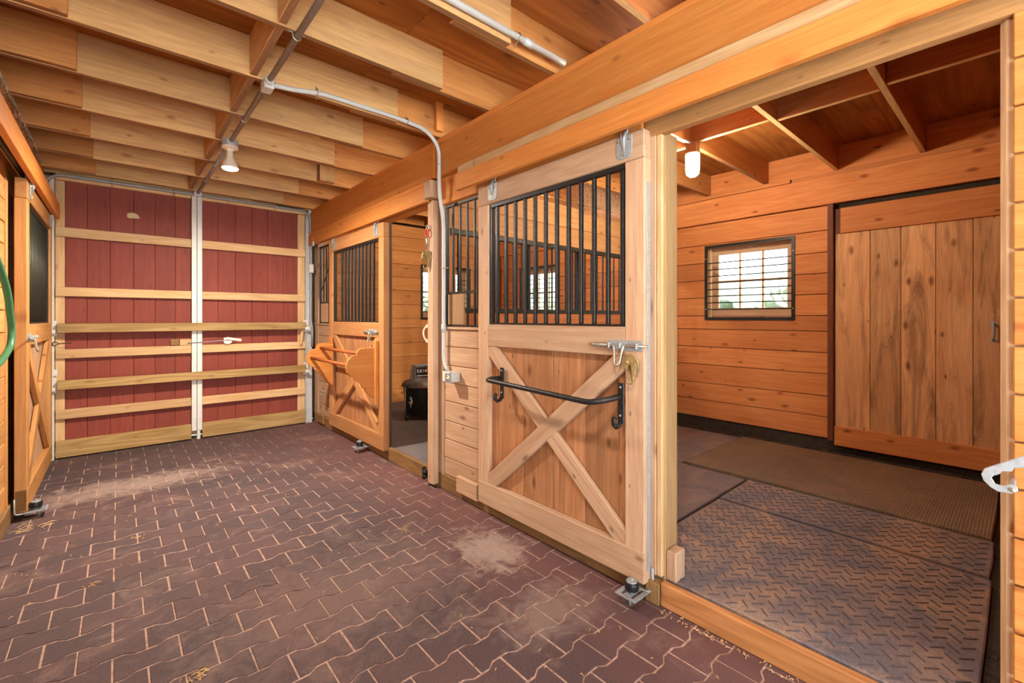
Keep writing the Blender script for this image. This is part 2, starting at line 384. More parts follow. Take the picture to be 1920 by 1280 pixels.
for n_, (vis, sz, xc, yc) in enumerate(cells):
    edge = xc-PX/2 < XL or xc+PX/2 > XR or yc+PY/2+AMP > YF
    dz = random.uniform(-.0012, .0016)
    if n_ < 300 and vis:
        W = Matrix.Translation((xc, yc, dz)) @ Matrix.Rotation(random.uniform(-.006, .006), 4, 'X') @ Matrix.Rotation(random.uniform(-.005, .005), 4, 'Y')
        if not edge: obj('paver', pme, None, FL, W)
        else:
            P = paver_outline()
            for ax, val, less in ((0, XL-xc, False), (0, XR-xc, True), (1, YF-yc, True)): P = clip_poly(P, ax, val, less)
            if len(P) > 2 and max(p[0] for p in P)-min(p[0] for p in P) > .02:
                m = Matrix.Translation((0, 0, -.025)); prism('paver', FL, PAVER, P, .05, W @ m, .003)
    else:
        P = paver_outline()
        for ax, val, less in ((0, XL-xc, False), (0, XR-xc, True), (1, YF-yc, True)): P = clip_poly(P, ax, val, less)
        if len(P) < 3: continue
        n = len(P); vs = [(xc+x, yc+y, -.03) for x, y in P]+[(xc+x, yc+y, dz) for x, y in P]
        field.append((vs, [tuple(range(n, 2*n))[::-1]]+[(i, n+i, n+(i+1) % n, (i+1) % n) for i in range(n)]))
v, f = merge(field); o = mk('paver_field', v, f, PAVER, FL); o['kind'] = 'stuff'
bmx = bmesh.new(); bmx.from_mesh(o.data); bmesh.ops.recalc_face_normals(bmx, faces=bmx.faces); bmx.to_mesh(o.data); bmx.free()

# stall floor (packed earth under the mats)
FS = struct('floor_stalls', (3.5, 1.5, 0), 'dark packed earth floor under the stall mats', 'floor')
bd('earth_bed', FS, MUD, 1.96, 5.3, -.7, 6.3, -.06, .082, 0)
clods = []
for i in range(240):
    y = random.uniform(.0, 3.0); x = random.uniform(4.86, 5.07); r = random.uniform(.008, .03)
    if i > 165: x, y = random.uniform(2.0, 4.8), random.uniform(.035, .085); r *= .5
    k = [(x+r*random.uniform(.6, 1.3)*sx, y+r*random.uniform(.6, 1.3)*sy, .075+(r*random.uniform(.5, 1.0) if sz else 0)) for sx in (-1, 1) for sy in (-1, 1) for sz in (0, 1)]
    clods.append((k, cuboid(0, 1, 0, 1, 0, 1)[1]))
v, f = merge(clods); o = mk('dirt_clods', v, f, MUD, FS); o['kind'] = 'stuff'

# ------------------------------------------------------------------ ceiling
CE = struct('ceiling', (.7, 2, 2.74), 'open timber ceiling of fir joists under plywood sheets', 'ceiling')
ZJ0, ZJ1 = 2.742, 2.975
LINES = [1.72+.607*i for i in range(-8, 8)]
for n_, y in enumerate(LINES):
    if y > 6.1: continue
    ex = random.uniform(-.01, .01)
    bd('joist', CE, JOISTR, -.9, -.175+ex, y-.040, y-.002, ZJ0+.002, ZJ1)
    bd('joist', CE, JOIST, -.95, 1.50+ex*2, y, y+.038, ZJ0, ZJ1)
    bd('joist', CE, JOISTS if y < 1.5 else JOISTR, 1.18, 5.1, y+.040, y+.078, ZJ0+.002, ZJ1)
    if n_ < len(LINES)-1 and y+.6 < 6.1:
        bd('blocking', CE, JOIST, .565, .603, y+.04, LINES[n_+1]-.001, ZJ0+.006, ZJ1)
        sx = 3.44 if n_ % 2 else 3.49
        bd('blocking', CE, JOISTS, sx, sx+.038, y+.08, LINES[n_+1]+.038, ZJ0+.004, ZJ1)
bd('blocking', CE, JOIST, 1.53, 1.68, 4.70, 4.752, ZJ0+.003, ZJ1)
bd('blocking', CE, BEAM, 1.79, 1.85, 2.90, 2.933, 2.76, ZJ1)
for i, (a, b) in enumerate(((-.9, 1.24), (1.24, 3.68), (3.68, 5.3))):
    off = .0 if i % 2 else -.61
    y = -3.5
    while y < 6.3:
        y1 = min(y+1.214+(off if y == -3.5 else 0), 6.3)
        bd('plywood_sheet', CE, PLY, a+.001, b-.001, y+.001, y1-.001, ZJ1, ZJ1+.016, .001); y = y1
bd('roof_board', CE, PLY, -.7, 5.5, -3.6, 6.5, ZJ1+.02, ZJ1+.05, 0)

# ------------------------------------------------------------------ stall front wall
WR = struct('wall_right', (1.94, 2, 0), 'fir stall front wall with posts, beam and barred openings', 'wall')
XF = 1.93
def planks(parent, mat, x0, x1, y0, y1, zs, gap=.006, axis='y', name='plank', jit=.002):
    for a, b in zip(zs[:-1], zs[1:]):
        d = random.uniform(-jit, jit)
        if axis == 'y': bd(name, parent, mat, x0+d, x1+d, y0, y1, a+gap/2, b-gap/2)
        else: bd(name, parent, mat, y0, y1, x0+d, x1+d, a+gap/2, b-gap/2)
zr = [.123, .259, .404, .548, .701, .846, .982, 1.127, 1.262]
# near section beside the open doorway
zn = [.05, .172, .311, .446, .584, .72, .859, .995, 1.132, 1.27, 1.408, 1.545, 1.68, 1.82, 1.957, 2.095, 2.228]
planks(WR, YEL, XF, XF+.02, -3.4, .022, zn)
bd('backing_board', WR, STALL, 2.06, 2.08, -3.4, -.02, .05, 2.44)
bd('sill', WR, SILL, 1.91, 1.96, -3.4, .02, 0, .05)
bd('post', WR, JAMB, 1.952, 2.06, -.10, .048, 0, 2.26, .012)
# doorway one: rough post, threshold, header
bd('post', WR, ROUGH, 1.958, 2.072, 1.128, 1.268, .0, 2.24, .006)
bd('jamb_strip', WR, PINE, 1.935, 1.957, 1.134, 1.160, .12, 2.238)
bd('jamb_strip', WR, FIR, 1.930, 1.957, 1.162, 1.20, .12, 2.238)
bd('threshold', WR, THR, 1.908, 1.948, -.1, 1.126, .0, .112, .006)
bd('threshold_sill', WR, SILL, 1.90, 1.957, 1.128, 1.20, .0, .10)
bd('opening_header', WR, HEADR, 1.918, 1.975, -3.4, 1.22, 2.222, 2.442, .008)
bd('header', WR, BEAM, 1.905, 1.945, 1.222, 3.03, 2.236, 2.442)
# section between doorway one and the partition
planks(WR, FIR, XF+.005, XF+.03, 1.20, 3.08, zr)
bd('sill', WR, SILL, 1.922, 1.962, 1.20, 6.12, .0, .122, .005)
bd('cap_rail', WR, FIR, 1.92, 1.97, 1.20, 3.08, 1.262, 1.282)
bd('post', WR, FIR, 1.872, 1.922, 3.085, 3.170, .03, 2.285)
bd('post', WR, FIR, 1.925, 1.985, 3.015, 3.170, .12, 2.442)
# doorway two and beyond
bd('post', WR, DARKP, 1.948, 1.992, 4.035, 4.11, .12, 2.33, .006)
bd('header', WR, BEAM, 1.93, 1.97, 3.17, 4.11, 2.262, 2.31)
planks(WR, FIR, XF+.005, XF+.03, 4.11, 6.12, zr)
bd('cap_rail', WR, FIR, 1.92, 1.97, 4.11, 6.12, 1.262, 1.282)
bd('header', WR, BEAM, 1.92, 1.96, 3.03, 6.12, 2.31, 2.445)
bd('post', WR, FIR, 1.925, 2.03, 5.98, 6.12, .12, 2.44)
bd('scrap_block', WR, SILL, 1.90, 1.924, 5.72, 5.97, .03, .145, .008)
bd('scrap_block', WR, FIR, 1.885, 1.922, 2.53, 2.785, .062, .178, .003)
# top beams
bd('beam', WR, BEAM, 1.858, 1.945, -3.4, 3.018, 2.446, 2.70, .004)
bd('beam', WR, BEAM, 1.852, 1.945, 3.05, 6.12, 2.446, 2.70, .004)
bd('beam_end_block', WR, BEAM, 1.866, 1.94, 3.02, 3.048, 2.446, 2.70)
bd('top_plate', WR, BEAM, 1.868, 1.98, -3.4, 6.12, 2.703, 2.7415)
# door track covers
CV = [('track_cover', BEAM, 1.792, 1.826, -3.4, 2.66, 2.252, 2.368), ('track_cover_ledge', PINE, 1.812, 1.905, -3.4, 2.66, 2.372, 2.43),
      ('track_cover', BEAM, 1.836, 1.868, 3.14, 6.08, 2.275, 2.405), ('track_cover_ledge', BEAM, 1.842, 1.92, 3.14, 6.08, 2.408, 2.44),
      ('cover_end_block', FIR, 1.815, 1.905, 3.035, 3.135, 2.29, 2.425)]
for n_, m_, *b_ in CV: bd(n_, WR, m_, *b_)
# barred openings: grille part with bar sub-parts
def grille(parent, x, ys, z0, z1, y0, y1, rails=(), name='grille', r=.0085, mat=STEEL, short=None):
    g = bd(name, parent, mat, x-.006, x+.02, y0, y1, z1-.018, z1, .001)
    bd('bottom_bar', g, mat, x-.006, x+.02, y0, y1, z0, z0+.012, .001)
    for y in (y0+.01, y1-.01): bd('end_bar', g, mat, x-.004, x+.018, y-.01, y+.01, z0+.012, z1-.018, .001)
    for y in ys:
        zl_ = rails[0][0] if (short and short[0] < y < short[1]) else z0+.012
        bd('bar', g, mat, x, x+.016, y-r, y+r, zl_, z1-.018, .003)
    for z, a, b in rails: bd('cross_bar', g, mat, x-.003, x+.004, a, b, z-.008, z+.008, .001)
    return g
g = grille(WR, 1.945, [2.64, 2.732, 2.825, 2.922], 1.284, 2.232, 2.56, 3.012, [(1.545, 2.62, 2.99)], short=(2.77, 3))
bd('backing_panel', WR, OSB, 1.948, 1.960, 2.775, 2.99, 1.297, 1.537)
g = grille(WR, 1.945, [5.554, 5.659, 5.755, 5.847], 1.284, 2.26, 5.40, 5.975, [(1.545, 5.5, 5.95)], short=(5.68, 6))
bd('backing_panel', WR, FIR, 1.948, 1.960, 5.68, 5.95, 1.297, 1.537)
beam('cross_brace', g, STEEL, (1.955, 5.45, 2.22), (1.955, 5.93, 1.70), .02, .006, (1, 0, 0))

# ------------------------------------------------------------------ back wall of the stalls
B = 5.10
WB = struct('wall_back', (B, 2, 0), 'orange stained plank outer wall at the back of the stalls', 'wall')
zb = [.2, .401, .600, .812, 1.017, 1.222, 1.373, 1.58, 1.781, 1.983, 2.192, 2.427]
W1, W2 = (1.517, 2.437), (4.72, 5.62); WZ = (1.327, 2.178)
for a, b in zip(zb[:-1], zb[1:]):
    segs = [(1.235, 3.03), (3.13, 6.12)]
    if b > WZ[0]+.02 and a < WZ[1]-.04:
        segs = [(1.235, W1[0]+.02), (W1[1]-.02, 3.03), (3.13, W2[0]+.02), (W2[1]-.02, 6.12)]
        if a < WZ[0] or b > WZ[1]:   # planks that the window cuts into
            for (wa, wb) in (W1, W2):
                if a < WZ[0]: bd('plank', WB, STALL, B, B+.03, wa+.02, wb-.02, a+.002, WZ[0]+.02)
                else: bd('plank', WB, STALL, B, B+.03, wa+.02, wb-.02, WZ[1]-.02, b-.002)
    for y0, y1 in segs:
        d = random.uniform(-.002, .002); bd('plank', WB, STALL, B+d, B+.03+d, y0, y1, a+.003, b-.003)
planks(WB, STALL, B, B+.03, -.62, -.27, zb)
bd('base_plank', WB, MUD, B+.022, B+.04, -.62, 6.12, .07, .198)
bd('plate', WB, STALL, B-.03, B+.03, -.62, 6.12, 2.432, 2.70, .004)
bd('plate_ledge', WB, STALL, B-.045, B+.02, 1.55, 3.03, 2.702, 2.741)
bd('plate_ledge', WB, STALL, B-.018, B+.03, -.62, 1.545, 2.702, 2.741)
bd('plate_ledge', WB, STALL, B-.018, B+.03, 3.13, 6.12, 2.702, 2.741)
bd('rim_board', WB, STALL, B+.0, B+.03, -.62, 6.12, 2.743, 2.975)
for y0, y1, z0, z1 in ((-.62, W1[0]+.016, .1, 2.43), (W1[1]-.016, W2[0]+.016, .1, 2.43), (W2[1]-.016, 6.12, .1, 2.43)): bd('backing_board', WB, MUD, B+.034, B+.044, y0, y1, z0, z1, 0)  # unseen boards added to stop daylight leaking through the plank gaps
for (wa, wb) in (W1, W2): bd('backing_board', WB, MUD, B+.034, B+.044, wa+.017, wb-.017, .1, WZ[0]+.016, 0); bd('backing_board', WB, MUD, B+.034, B+.044, wa+.017, wb-.017, WZ[1]-.016, 2.43, 0)
# exterior sheathing with holes for the two windows
for y0, y1, z0, z1 in ((-.7, 1.50, 0, 3), (2.45, 4.70, 0, 3), (5.64, 6.4, 0, 3), (1.50, 2.45, 0, 1.31), (1.50, 2.45, 2.2, 3), (4.70, 5.64, 0, 1.31), (4.70, 5.64, 2.2, 3)):
    bd('sheathing', WB, STAIN, B+.20, B+.24, y0, y1, z0, z1, 0)

# ------------------------------------------------------------------ windows
def window(n, M, w, label):
    """local: X along the wall (0..w), Y outward, Z up from the lower edge"""
    h = WZ[1]-WZ[0]; r = tag(root('window_%d' % n, M @ Vector((w/2, 0, 0)), label, 'window'), label, 'window', None, 'structure')
    t = .032
    fr = bd('steel_frame', r, STEEL, 0, w, -.012, .0, h-t, h, .001, M)
    bd('steel_frame_side', fr, STEEL, 0, w, -.012, 0, 0, t, .001, M)
    for x in (0, w-t): bd('steel_frame_side', fr, STEEL, x, x+t, -.012, 0, t, h-t, .001, M)
    for i in range(8):
        z = .121+i*.075; bd('guard_bar', fr, STEEL, t, w-t, -.010, -.002, z-.0058, z+.0058, .001, M)
    for x in (t/2, w-t/2):
        for z in (.12, h-.15):
            o = bd('bolt', fr, GALV, x-.006, x+.006, -.017, -.011, z-.006, z+.006, .002, M)
    # wooden reveal
    for a in ((.02, w-.02, .046, .198, .0, .02), (.02, w-.02, .046, .198, h-.02, h), (.0, .02, .046, .198, .0, h), (w-.02, w, .046, .198, .0, h)): bd('reveal_board', r, PINE, *a, M=M)
    # sash
    x0, x1, z0, z1, y0, y1 = .021, w-.021, .021, h-.021, .11, .145; s = .084
    sh = bd('sash', r, FIR, x0, x1, y0, y1, z0, z0+s+.03, .002, M)
    bd('sash_rail', sh, FIR, x0, x1, y0, y1, z1-s, z1, .002, M)
    for x in (x0, x1-s): bd('sash_stile', sh, FIR, x, x+s, y0, y1, z0+s+.03, z1-s, .002, M)
    gx0, gx1, gz0, gz1 = x0+s, x1-s, z0+s+.03, z1-s
    for i in (1, 2):
        x = gx0+(gx1-gx0)*i/3; bd('muntin', sh, PINE, x-.009, x+.009, y0+.004, y1-.004, gz0, gz1, .002, M)
    zc = (gz0+gz1)/2; bd('muntin', sh, PINE, gx0, gx1, y0+.006, y1-.006, zc-.009, zc+.009, .002, M)
    for i in range(3):
        for j in range(2):
            a, b = gx0+(gx1-gx0)*i/3, gx0+(gx1-gx0)*(i+1)/3; c, d = (gz0, zc) if j == 0 else (zc, gz1)
            bd('pane', sh, GLASS, a, b, y1-.016, y1-.013, c, d, 0, M)
    bd('sash_latch', sh, ZINC, w/2-.025, w/2+.025, y0-.012, y0, z1-.04, z1-.02, .002, M)
    # side track and stay
    bd('side_track', r, PINE, .03, .05, .045, .075, .03, h-.03, .002, M) ; bd('side_track', r, PINE, w-.05, w-.03, .045, .075, .03, h-.03, .002, M)
Rb = Matrix(((0, 1, 0, 0), (1, 0, 0, 0), (0, 0, 1, 0), (0, 0, 0, 1)))
def MY(y1): return Matrix.Translation((B, y1, WZ[0])) @ Matrix.Rotation(-math.pi/2, 4, 'Z')   # local X -> -Y, local Y -> +X
window(1, MY(W1[1]), W1[1]-W1[0], 'small barred window with six panes beside the plank door')
window(2, MY(W2[1]), W2[1]-W2[0], 'small barred window seen through the stall door bars')

# ------------------------------------------------------------------ gable wall of the far stall
YE = 6.15
WE = struct('wall_end', (3.5, YE, 0), 'orange plank gable wall behind the shop vacuum', 'wall')
ze = [.1, .30, .537, .771, .975, 1.201, 1.342, 1.553, 1.765, 1.96, 2.156, 2.359, 2.562, 2.74]
W3 = (3.51, 4.45)
for a, b in zip(ze[:-1], ze[1:]):
    if b > WZ[0]+.02 and a < WZ[1]-.0: sg = [(2.0, W3[0]+.02), (W3[1]-.02, B)]
    else: sg = [(2.0, B)]
    for x0, x1 in sg: planks(WE, ENDW, YE, YE+.03, x0, x1, [a, b], .004, 'x')
bd('plank', WE, ENDW, W3[0]+.02, W3[1]-.02, YE, YE+.03, 1.203, WZ[0]+.02); bd('plank', WE, ENDW, W3[0]+.02, W3[1]-.02, YE, YE+.03, WZ[1]-.02, 2.357)
for x0, x1, z0, z1 in ((1.95, W3[0]+.016, .05, 2.8), (W3[1]-.016, 5.1, .05, 2.8), (W3[0]+.017, W3[1]-.017, .05, WZ[0]+.016), (W3[0]+.017, W3[1]-.017, WZ[1]-.016, 2.8)): bd('backing_board', WE, MUD, x0, x1, YE+.034, YE+.044, z0, z1, 0)  # unseen boards added so no daylight shows through the gable seams
for x0, x1, z0, z1 in ((1.95, 3.49, 0, 3), (4.47, 5.4, 0, 3), (3.49, 4.47, 0, 1.31), (3.49, 4.47, 2.2, 3), (-3.6, -.62, 0, 3), (-.62, 1.95, 2.8, 3), (-.62, 1.95, 0, 2.8)):
    bd('sheathing', WE, STAIN, x0, x1, YE+.20, YE+.24, z0, z1, 0)  # the sheet behind the red doors is added to block daylight leaks
window(3, Matrix.Translation((W3[0], YE, WZ[0])), W3[1]-W3[0], 'narrow view of a barred window beside the horse head hook post')

# ------------------------------------------------------------------ partition between the stalls
WP = struct('wall_partition', (3.5, 3.06, 0), 'plank partition with a barred strip between the two stalls', 'wall')
YP = 3.045
planks(WP, PART, YP, YP+.03, 2.0, B-.005, [2.072, 2.262, 2.48], .004, 'x')
planks(WP, STALL, YP, YP+.03, 2.0, B-.005, [.1, .30, .5, .7, .9, 1.1, 1.25, 1.395], .004, 'x')
rl = bd('bar_rail', WP, STEELG, 2.0, B-.005, YP-.012, YP+.03, 2.03, 2.07, .002); bd('bar_rail', WP, STEELG, 2.0, B-.005, YP-.012, YP+.03, 1.395, 1.432, .002)
x = 2.09
while x < 5.05:
    bd('bar', rl, STEEL, x-.008, x+.008, YP+.002, YP+.018, 1.432, 2.03, .003); x += .1005
for x in (2.9, 3.6): bd('partition_post', WP, STEEL, x-.02, x+.02, YP+.03, YP+.06, .1, 2.07, .003)
bd('partition_post', WP, STALL, 1.99, 2.08, YP+.031, YP+.12, .1, 2.72)
for x in (2.3, 2.75, 3.2, 3.65, 4.1, 4.55): bd('bolt', rl, GALV, x-.006, x+.006, YP-.018, YP-.011, 2.044, 2.056, .002)
v, f = hexwire(2.95, .27, .034, .0021); o = mk('chicken_wire', v, f, WIRE, None, Matrix.Translation((2.1, YP+.016, 2.478)))
tag(o, 'chicken wire strip above the plank partition behind the door bars', 'wire mesh', None, 'stuff')
def mwarp(x, z): return Vector((0, .012*math.sin(x*9+z*14), 0))
v, f = hexwire(1.25, .30, .034, .0021, mwarp)
o = mk('chicken_wire', v, f, WIRE, None, Matrix.Translation((3.55, 2.995, 2.44)) @ Matrix.Rotation(math.pi/2*0, 4, 'Z'))
tag(o, 'sagging chicken wire screen hung under the stall joists', 'wire mesh', None, 'stuff')

# walls that close the rest of the barn
WN = struct('wall_near', (3.5, -.62, 0), 'plank partition closing the near side of the stall', 'wall')
bd('sheathing', WN, STAIN, 1.96, 5.4, -.72, -.68, 0, 3, 0)  # unseen sheet added to keep sunlight from leaking between the planks
planks(WN, STALL, -.65, -.62, 1.96, 5.1, [.08+.2*i for i in range(14)]+[2.97], .004, 'x')

# ------------------------------------------------------------------ left wall
WL = struct('wall_left', (-.55, 3, 0), 'yellow plank stall front wall with a sliding door', 'wall')
bd('sill', WL, SILL, -.60, -.535, -.75, 6.12, 0, .12, .005)
zl = [.12+.142*i for i in range(9)]
planks(WL, LEFTW, -.585, -.555, -.75, 4.415, zl+[1.40+.142*i for i in range(7)])
bd('post', WL, LEFTW, -.60, -.548, 4.34, 4.40, .12, 2.26)
bd('post', WL, LEFTW, -.62, -.56, 5.95, 6.12, .0, 2.45)
planks(WL, LEFTW, -.60, -.575, 4.42, 6.0, zl[:9])
bd('header', WL, BEAM, -.60, -.56, -.75, 6.12, 2.26, 2.45)
bd('beam', WL, BEAM, -.62, -.53, -3.4, 6.12, 2.455, 2.738, .004)
bd('track_cover', WL, BEAM, -.452, -.418, 2.2, 5.97, 2.272, 2.415)
bd('track_cover_ledge', WL, BEAM, -.53, -.456, 2.2, 5.97, 2.385, 2.415)
tk = tube('door_track', WL, STEEL, [(-.497, 2.2, 2.345), (-.497, 5.95, 2.345)], .022, 6)
bd('rear_wall', WL, STAIN, -3.6, -3.56, -.8, 6.4, 0, 3, 0)
bd('side_wall', WL, STAIN, -3.56, -.60, -.8, -.76, 0, 3, 0)
bd('rear_roof', WL, STAIN, -3.6, -.6, -.8, 6.4, 3.0, 3.03, 0)
bd('rear_floor', WL, MUD, -3.56, -.62, -.8, 6.4, -.03, .0, 0)
# ------------------------------------------------------------------ sliding stall doors
def latch(parent, o, X, Yc, z, s=1.0, dirn=1):
    """spring bolt: plate, bolt with bent handle, spring.  dirn: +1 the bolt points to -Y"""
    X2 = X+o*.004
    pl = bd('latch_plate', parent, GALV, X, X+o*.004, Yc-.095*s, Yc+.095*s, z-.026*s, z+.026*s, .001)
    for yy in (-.075, .02, .085): bd('latch_guide', pl, GALV, X2, X2+o*.024, Yc+yy*s-.005, Yc+yy*s+.005, z-.014*s, z+.014*s, .002)
    h = lambda y, d, zz: (X2+o*d, Yc+dirn*y*s, z+zz*s)
    pts = [h(-.13, .012, 0), h(-.005, .012, 0), h(.005, .018, -.02), h(.012, .03, -.085), h(.022, .034, -.098), h(.034, .034, -.098), h(.044, .03, -.085), h(.052, .018, -.02), h(.062, .012, 0), h(.21, .012, 0)]
    tube('latch_bolt', pl, ZINC, fillet(pts, .008*s, 3), .0062*s, 8)
    hx = [(X2+o*(.012+.0105*math.cos(t)), Yc+dirn*(.09+.10*t/(18*math.pi))*s, z+.0105*math.sin(t)*s) for t in [i*math.pi/4 for i in range(73)]]
    tube('latch_spring', pl, ZINC, hx, .002, 4)
    return pl
def sliding_door(n, o, Xf, Y0, Y1, z0, z1, bars, by, label, M, MP, latch_y, mid=(1.16, 1.307), brace_dir=1, channel=False, BM=STEEL):
    r = struct('door_%d' % n, (Xf, (Y0+Y1)/2, z0), label, 'door')
    x = lambda d: Xf-o*d
    q = lambda nm, m, d0, d1, a, b, c, d, bev=.004: bd(nm, r, m, x(d0), x(d1), a, b, c, d, bev)
    sw = .108; ya, yb = Y0+sw, Y1-sw; zbot = z0+.15
    q('stile', M, 0, .06, Y0, ya-.001, z0+.002, z1-.135); q('stile', M, 0, .06, yb+.001, Y1, z0+.002, z1-.135)
    q('top_rail', M, -.002, .058, Y0, Y1, z1-.134, z1)
    q('mid_rail', M, .001, .058, ya, yb, mid[0], mid[1]); q('bottom_rail', M, -.002, .058, Y0, Y1, z0, zbot)
    k = 5; cuts = [ya+(yb-ya)*t for t in (0, .06, .26, .48, .71, .94, 1)]
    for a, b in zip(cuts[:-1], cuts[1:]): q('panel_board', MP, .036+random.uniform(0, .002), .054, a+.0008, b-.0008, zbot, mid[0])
    zt = mid[0]; pA, pB = ((yb, zbot), (ya, zt)), ((yb, zt), (ya, zbot))
    if brace_dir < 0: pA, pB = pB, pA
    xm = x(.02)
    def tr(p, t=-.012):   # pull the ends in a little so that the frame covers the corners
        (a, b), (c, d) = p; return (xm, a+(c-a)*t, b+(d-b)*t), (xm, c+(a-c)*t, d+(b-d)*t)
    p, e = tr(pA); beam('brace', r, M, p, e, .098, .032, (o, 0, 0), .004)
    p, e = tr(pB); p, e = Vector(p), Vector(e); m = (p+e)/2; d = (e-p).normalized()*.001
    beam('brace', r, M, p, m-d, .098, .027, (o, 0, 0), .004); beam('brace', r, M, m+d, e, .098, .027, (o, 0, 0), .004)
    g = q('bar_frame', STEEL, .014, .045, ya+.001, yb-.001, z1-.160, z1-.136, .002)
    bd('bar_frame_side', g, STEEL, x(.014), x(.045), yb-.026, yb-.002, mid[1], z1-.16, .002); bd('bar_frame_side', g, STEEL, x(.014), x(.045), ya+.001, ya+.012, mid[1], z1-.16, .002)
    bd('bar_frame_side', g, STEEL, x(.014), x(.045), ya+.012, yb-.026, mid[1]+.0005, mid[1]+.012, .002)
    for y in bars:
        if n == 5: tube('bar', g, BM, [(x(.028), y, mid[1]+.012), (x(.028), y, z1-.16)], .0105, 10); continue
        bd('bar', g, BM, x(.018), x(.040), y-.0105, y+.0105, mid[1]+.012, z1-.16, .003)
    if channel: bd('edge_channel', r, GALV, x(.024), x(.05), Y0-.004, Y0-.0005, z0+.06, z1-.25, .001)
    for y in by:
        h = prism('hanger', r, GALV, [(y-.045, z1-.012), (y+.045, z1-.012), (y+.045, z1-.10), (y+.03, z1-.118), (y-.03, z1-.118), (y-.045, z1-.10)], .005, frame_yz(x(-.005)), .001)
        tube('hanger_rib', h, GALV, [(x(-.008), y-.012, z1+.01), (x(-.016), y-.004, z1-.03), (x(-.008), y, z1-.085)], [.007, .009, .003], 8)
        tube('hanger_rib', h, GALV, [(x(-.008), y+.018, z1+.01), (x(-.014), y+.008, z1-.03), (x(-.008), y, z1-.085)], [.006, .008, .003], 8)
        for a, c in ((-.034, -.03), (.034, -.03), (0, -.1)): bd('bolt', h, ZINC, x(-.007), x(-.013), y+a-.006, y+a+.006, z1+c-.006, z1+c+.006, .002)
        tube('hanger_strap', h, GALV, [(x(.02), y, z1-.01), (x(.02), y, z1+.075)], .006, 6)
    latch(r, o, x(0), latch_y, 1.215)
    return r
b1 = [1.326+.0898*i for i in range(12)]
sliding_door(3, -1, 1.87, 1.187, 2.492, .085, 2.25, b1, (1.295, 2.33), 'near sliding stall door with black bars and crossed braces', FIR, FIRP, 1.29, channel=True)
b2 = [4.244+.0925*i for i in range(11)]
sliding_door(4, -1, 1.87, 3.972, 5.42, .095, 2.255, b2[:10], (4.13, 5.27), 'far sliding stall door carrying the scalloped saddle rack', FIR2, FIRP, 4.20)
b3 = [4.60+.09*i for i in range(13)]
sliding_door(5, 1, -.462, 4.40, 5.88, .055, 2.285, b3, (4.53, 5.72), 'left sliding stall door seen edge on with dark bars', LEFTW, FIR, 4.50, BM=STEELG)

# ------------------------------------------------------------------ plank door in the stall back wall
D6 = struct('door_6', (B, .65, .15), 'weathered vertical plank sliding door in the back of the stall', 'door')
bd('door_jamb', D6, DARKW, B-.05, B+.03, 1.187, 1.233, .19, 2.43)
cy = [.06, .27, .486, .706, .918, 1.185]
for a, b in zip(cy[:-1], cy[1:]): bd('door_plank', D6, STAIN, B-.012+random.uniform(-.002, .002), B+.02, a+.0015, b-.0015, .30, 2.16)
bd('top_rail', D6, STALL, B-.035, B-.0, -.25, 1.135, 2.140, 2.375)
bd('top_rail_block', D6, DARKW, B-.016, B-.0, 1.137, 1.186, 2.14, 2.375)
bd('bottom_rail', D6, STALL, B-.036, B+.0, -.25, 1.184, .155, .335)
bd('door_plank', D6, STAIN, B-.01, B+.02, -.25, .058, .30, 2.16)
pl = bd('pull_plate', D6, GALV, B-.016, B-.012, .135, .185, 1.305, 1.322, .001); bd('pull_plate', pl, GALV, B-.016, B-.012, .135, .185, 1.165, 1.182, .001)
tube('pull_grip', pl, GALV, fillet([(B-.014, .16, 1.31), (B-.05, .16, 1.30), (B-.05, .16, 1.19), (B-.014, .16, 1.175)], .02, 4), .008, 8)
for i in range(46):
    y = random.uniform(.15, 1.15); z = random.choice([2.08, 1.42, 1.38, random.uniform(.7, 1.4)])+random.uniform(-.02, .02)
    bd('nail_head', D6, ZINC, B-.016, B-.012, y-.004, y+.004, z-.004, z+.004, 0)

# ------------------------------------------------------------------ red barn doors at the end of the aisle
def barn_leaf(n, seams, xs, rails_x, label):
    r = struct('door_%d' % n, ((xs[0]+xs[1])/2, 6.12, 0), label, 'door')
    for a, b in zip(seams[:-1], seams[1:]):
        ga = .0016 if round(a, 3) in (.116, 1.204) else .0006
        bd('door_board', r, RED, a+ga, b-.0006, 6.125+random.uniform(-.002, .002), 6.15, .10, 2.70, .003)
    x0, x1 = rails_x
    for z0, z1 in ((2.13, 2.222), (1.56, 1.647), (.961, 1.048), (.378, .468)): bd('rail', r, PINE, x0, x1, 6.072, 6.110, z0, z1, .004)
    bd('base_rail', r, TREAT, x0, x1, 6.068, 6.122, .012, .172, .005)
    bd('head_rail', r, PINE, x0, x1, 6.072, 6.122, 2.672, 2.735, .004)
    return r
L1 = barn_leaf(1, [-.50, -.39, -.236, -.065, .116, .292, .466, .604], (-.45, .604), (-.455, .604), 'red painted barn door leaf at the left with pale rails')
L2 = barn_leaf(2, [.704, .86, 1.035, 1.204, 1.374, 1.549, 1.72, 1.80], (.704, 1.80), (.704, 1.80), 'red painted barn door leaf at the right with pale rails')
bd('stile', L1, PINE, -.458, -.392, 6.108, 6.124, .17, 2.67, .003); bd('stile', L2, PINE, 1.716, 1.80, 6.108, 6.124, .17, 2.67, .003)
bd('meeting_strip', L1, WHITE, .606, .652, 6.062, 6.12, .10, 2.70, .002); bd('meeting_strip', L2, WHITE, .656, .702, 6.062, 6.12, .10, 2.70, .002)
bd('floor_bolt', L2, WHITE, .655, .685, 6.07, 6.11, .0, .10, .003)
bd('latch_block', L1, PINE, .50, .604, 6.07, 6.122, 1.05, 1.118); bd('latch_block_end', L1, SILL, .42, .498, 6.09, 6.122, 1.055, 1.118)
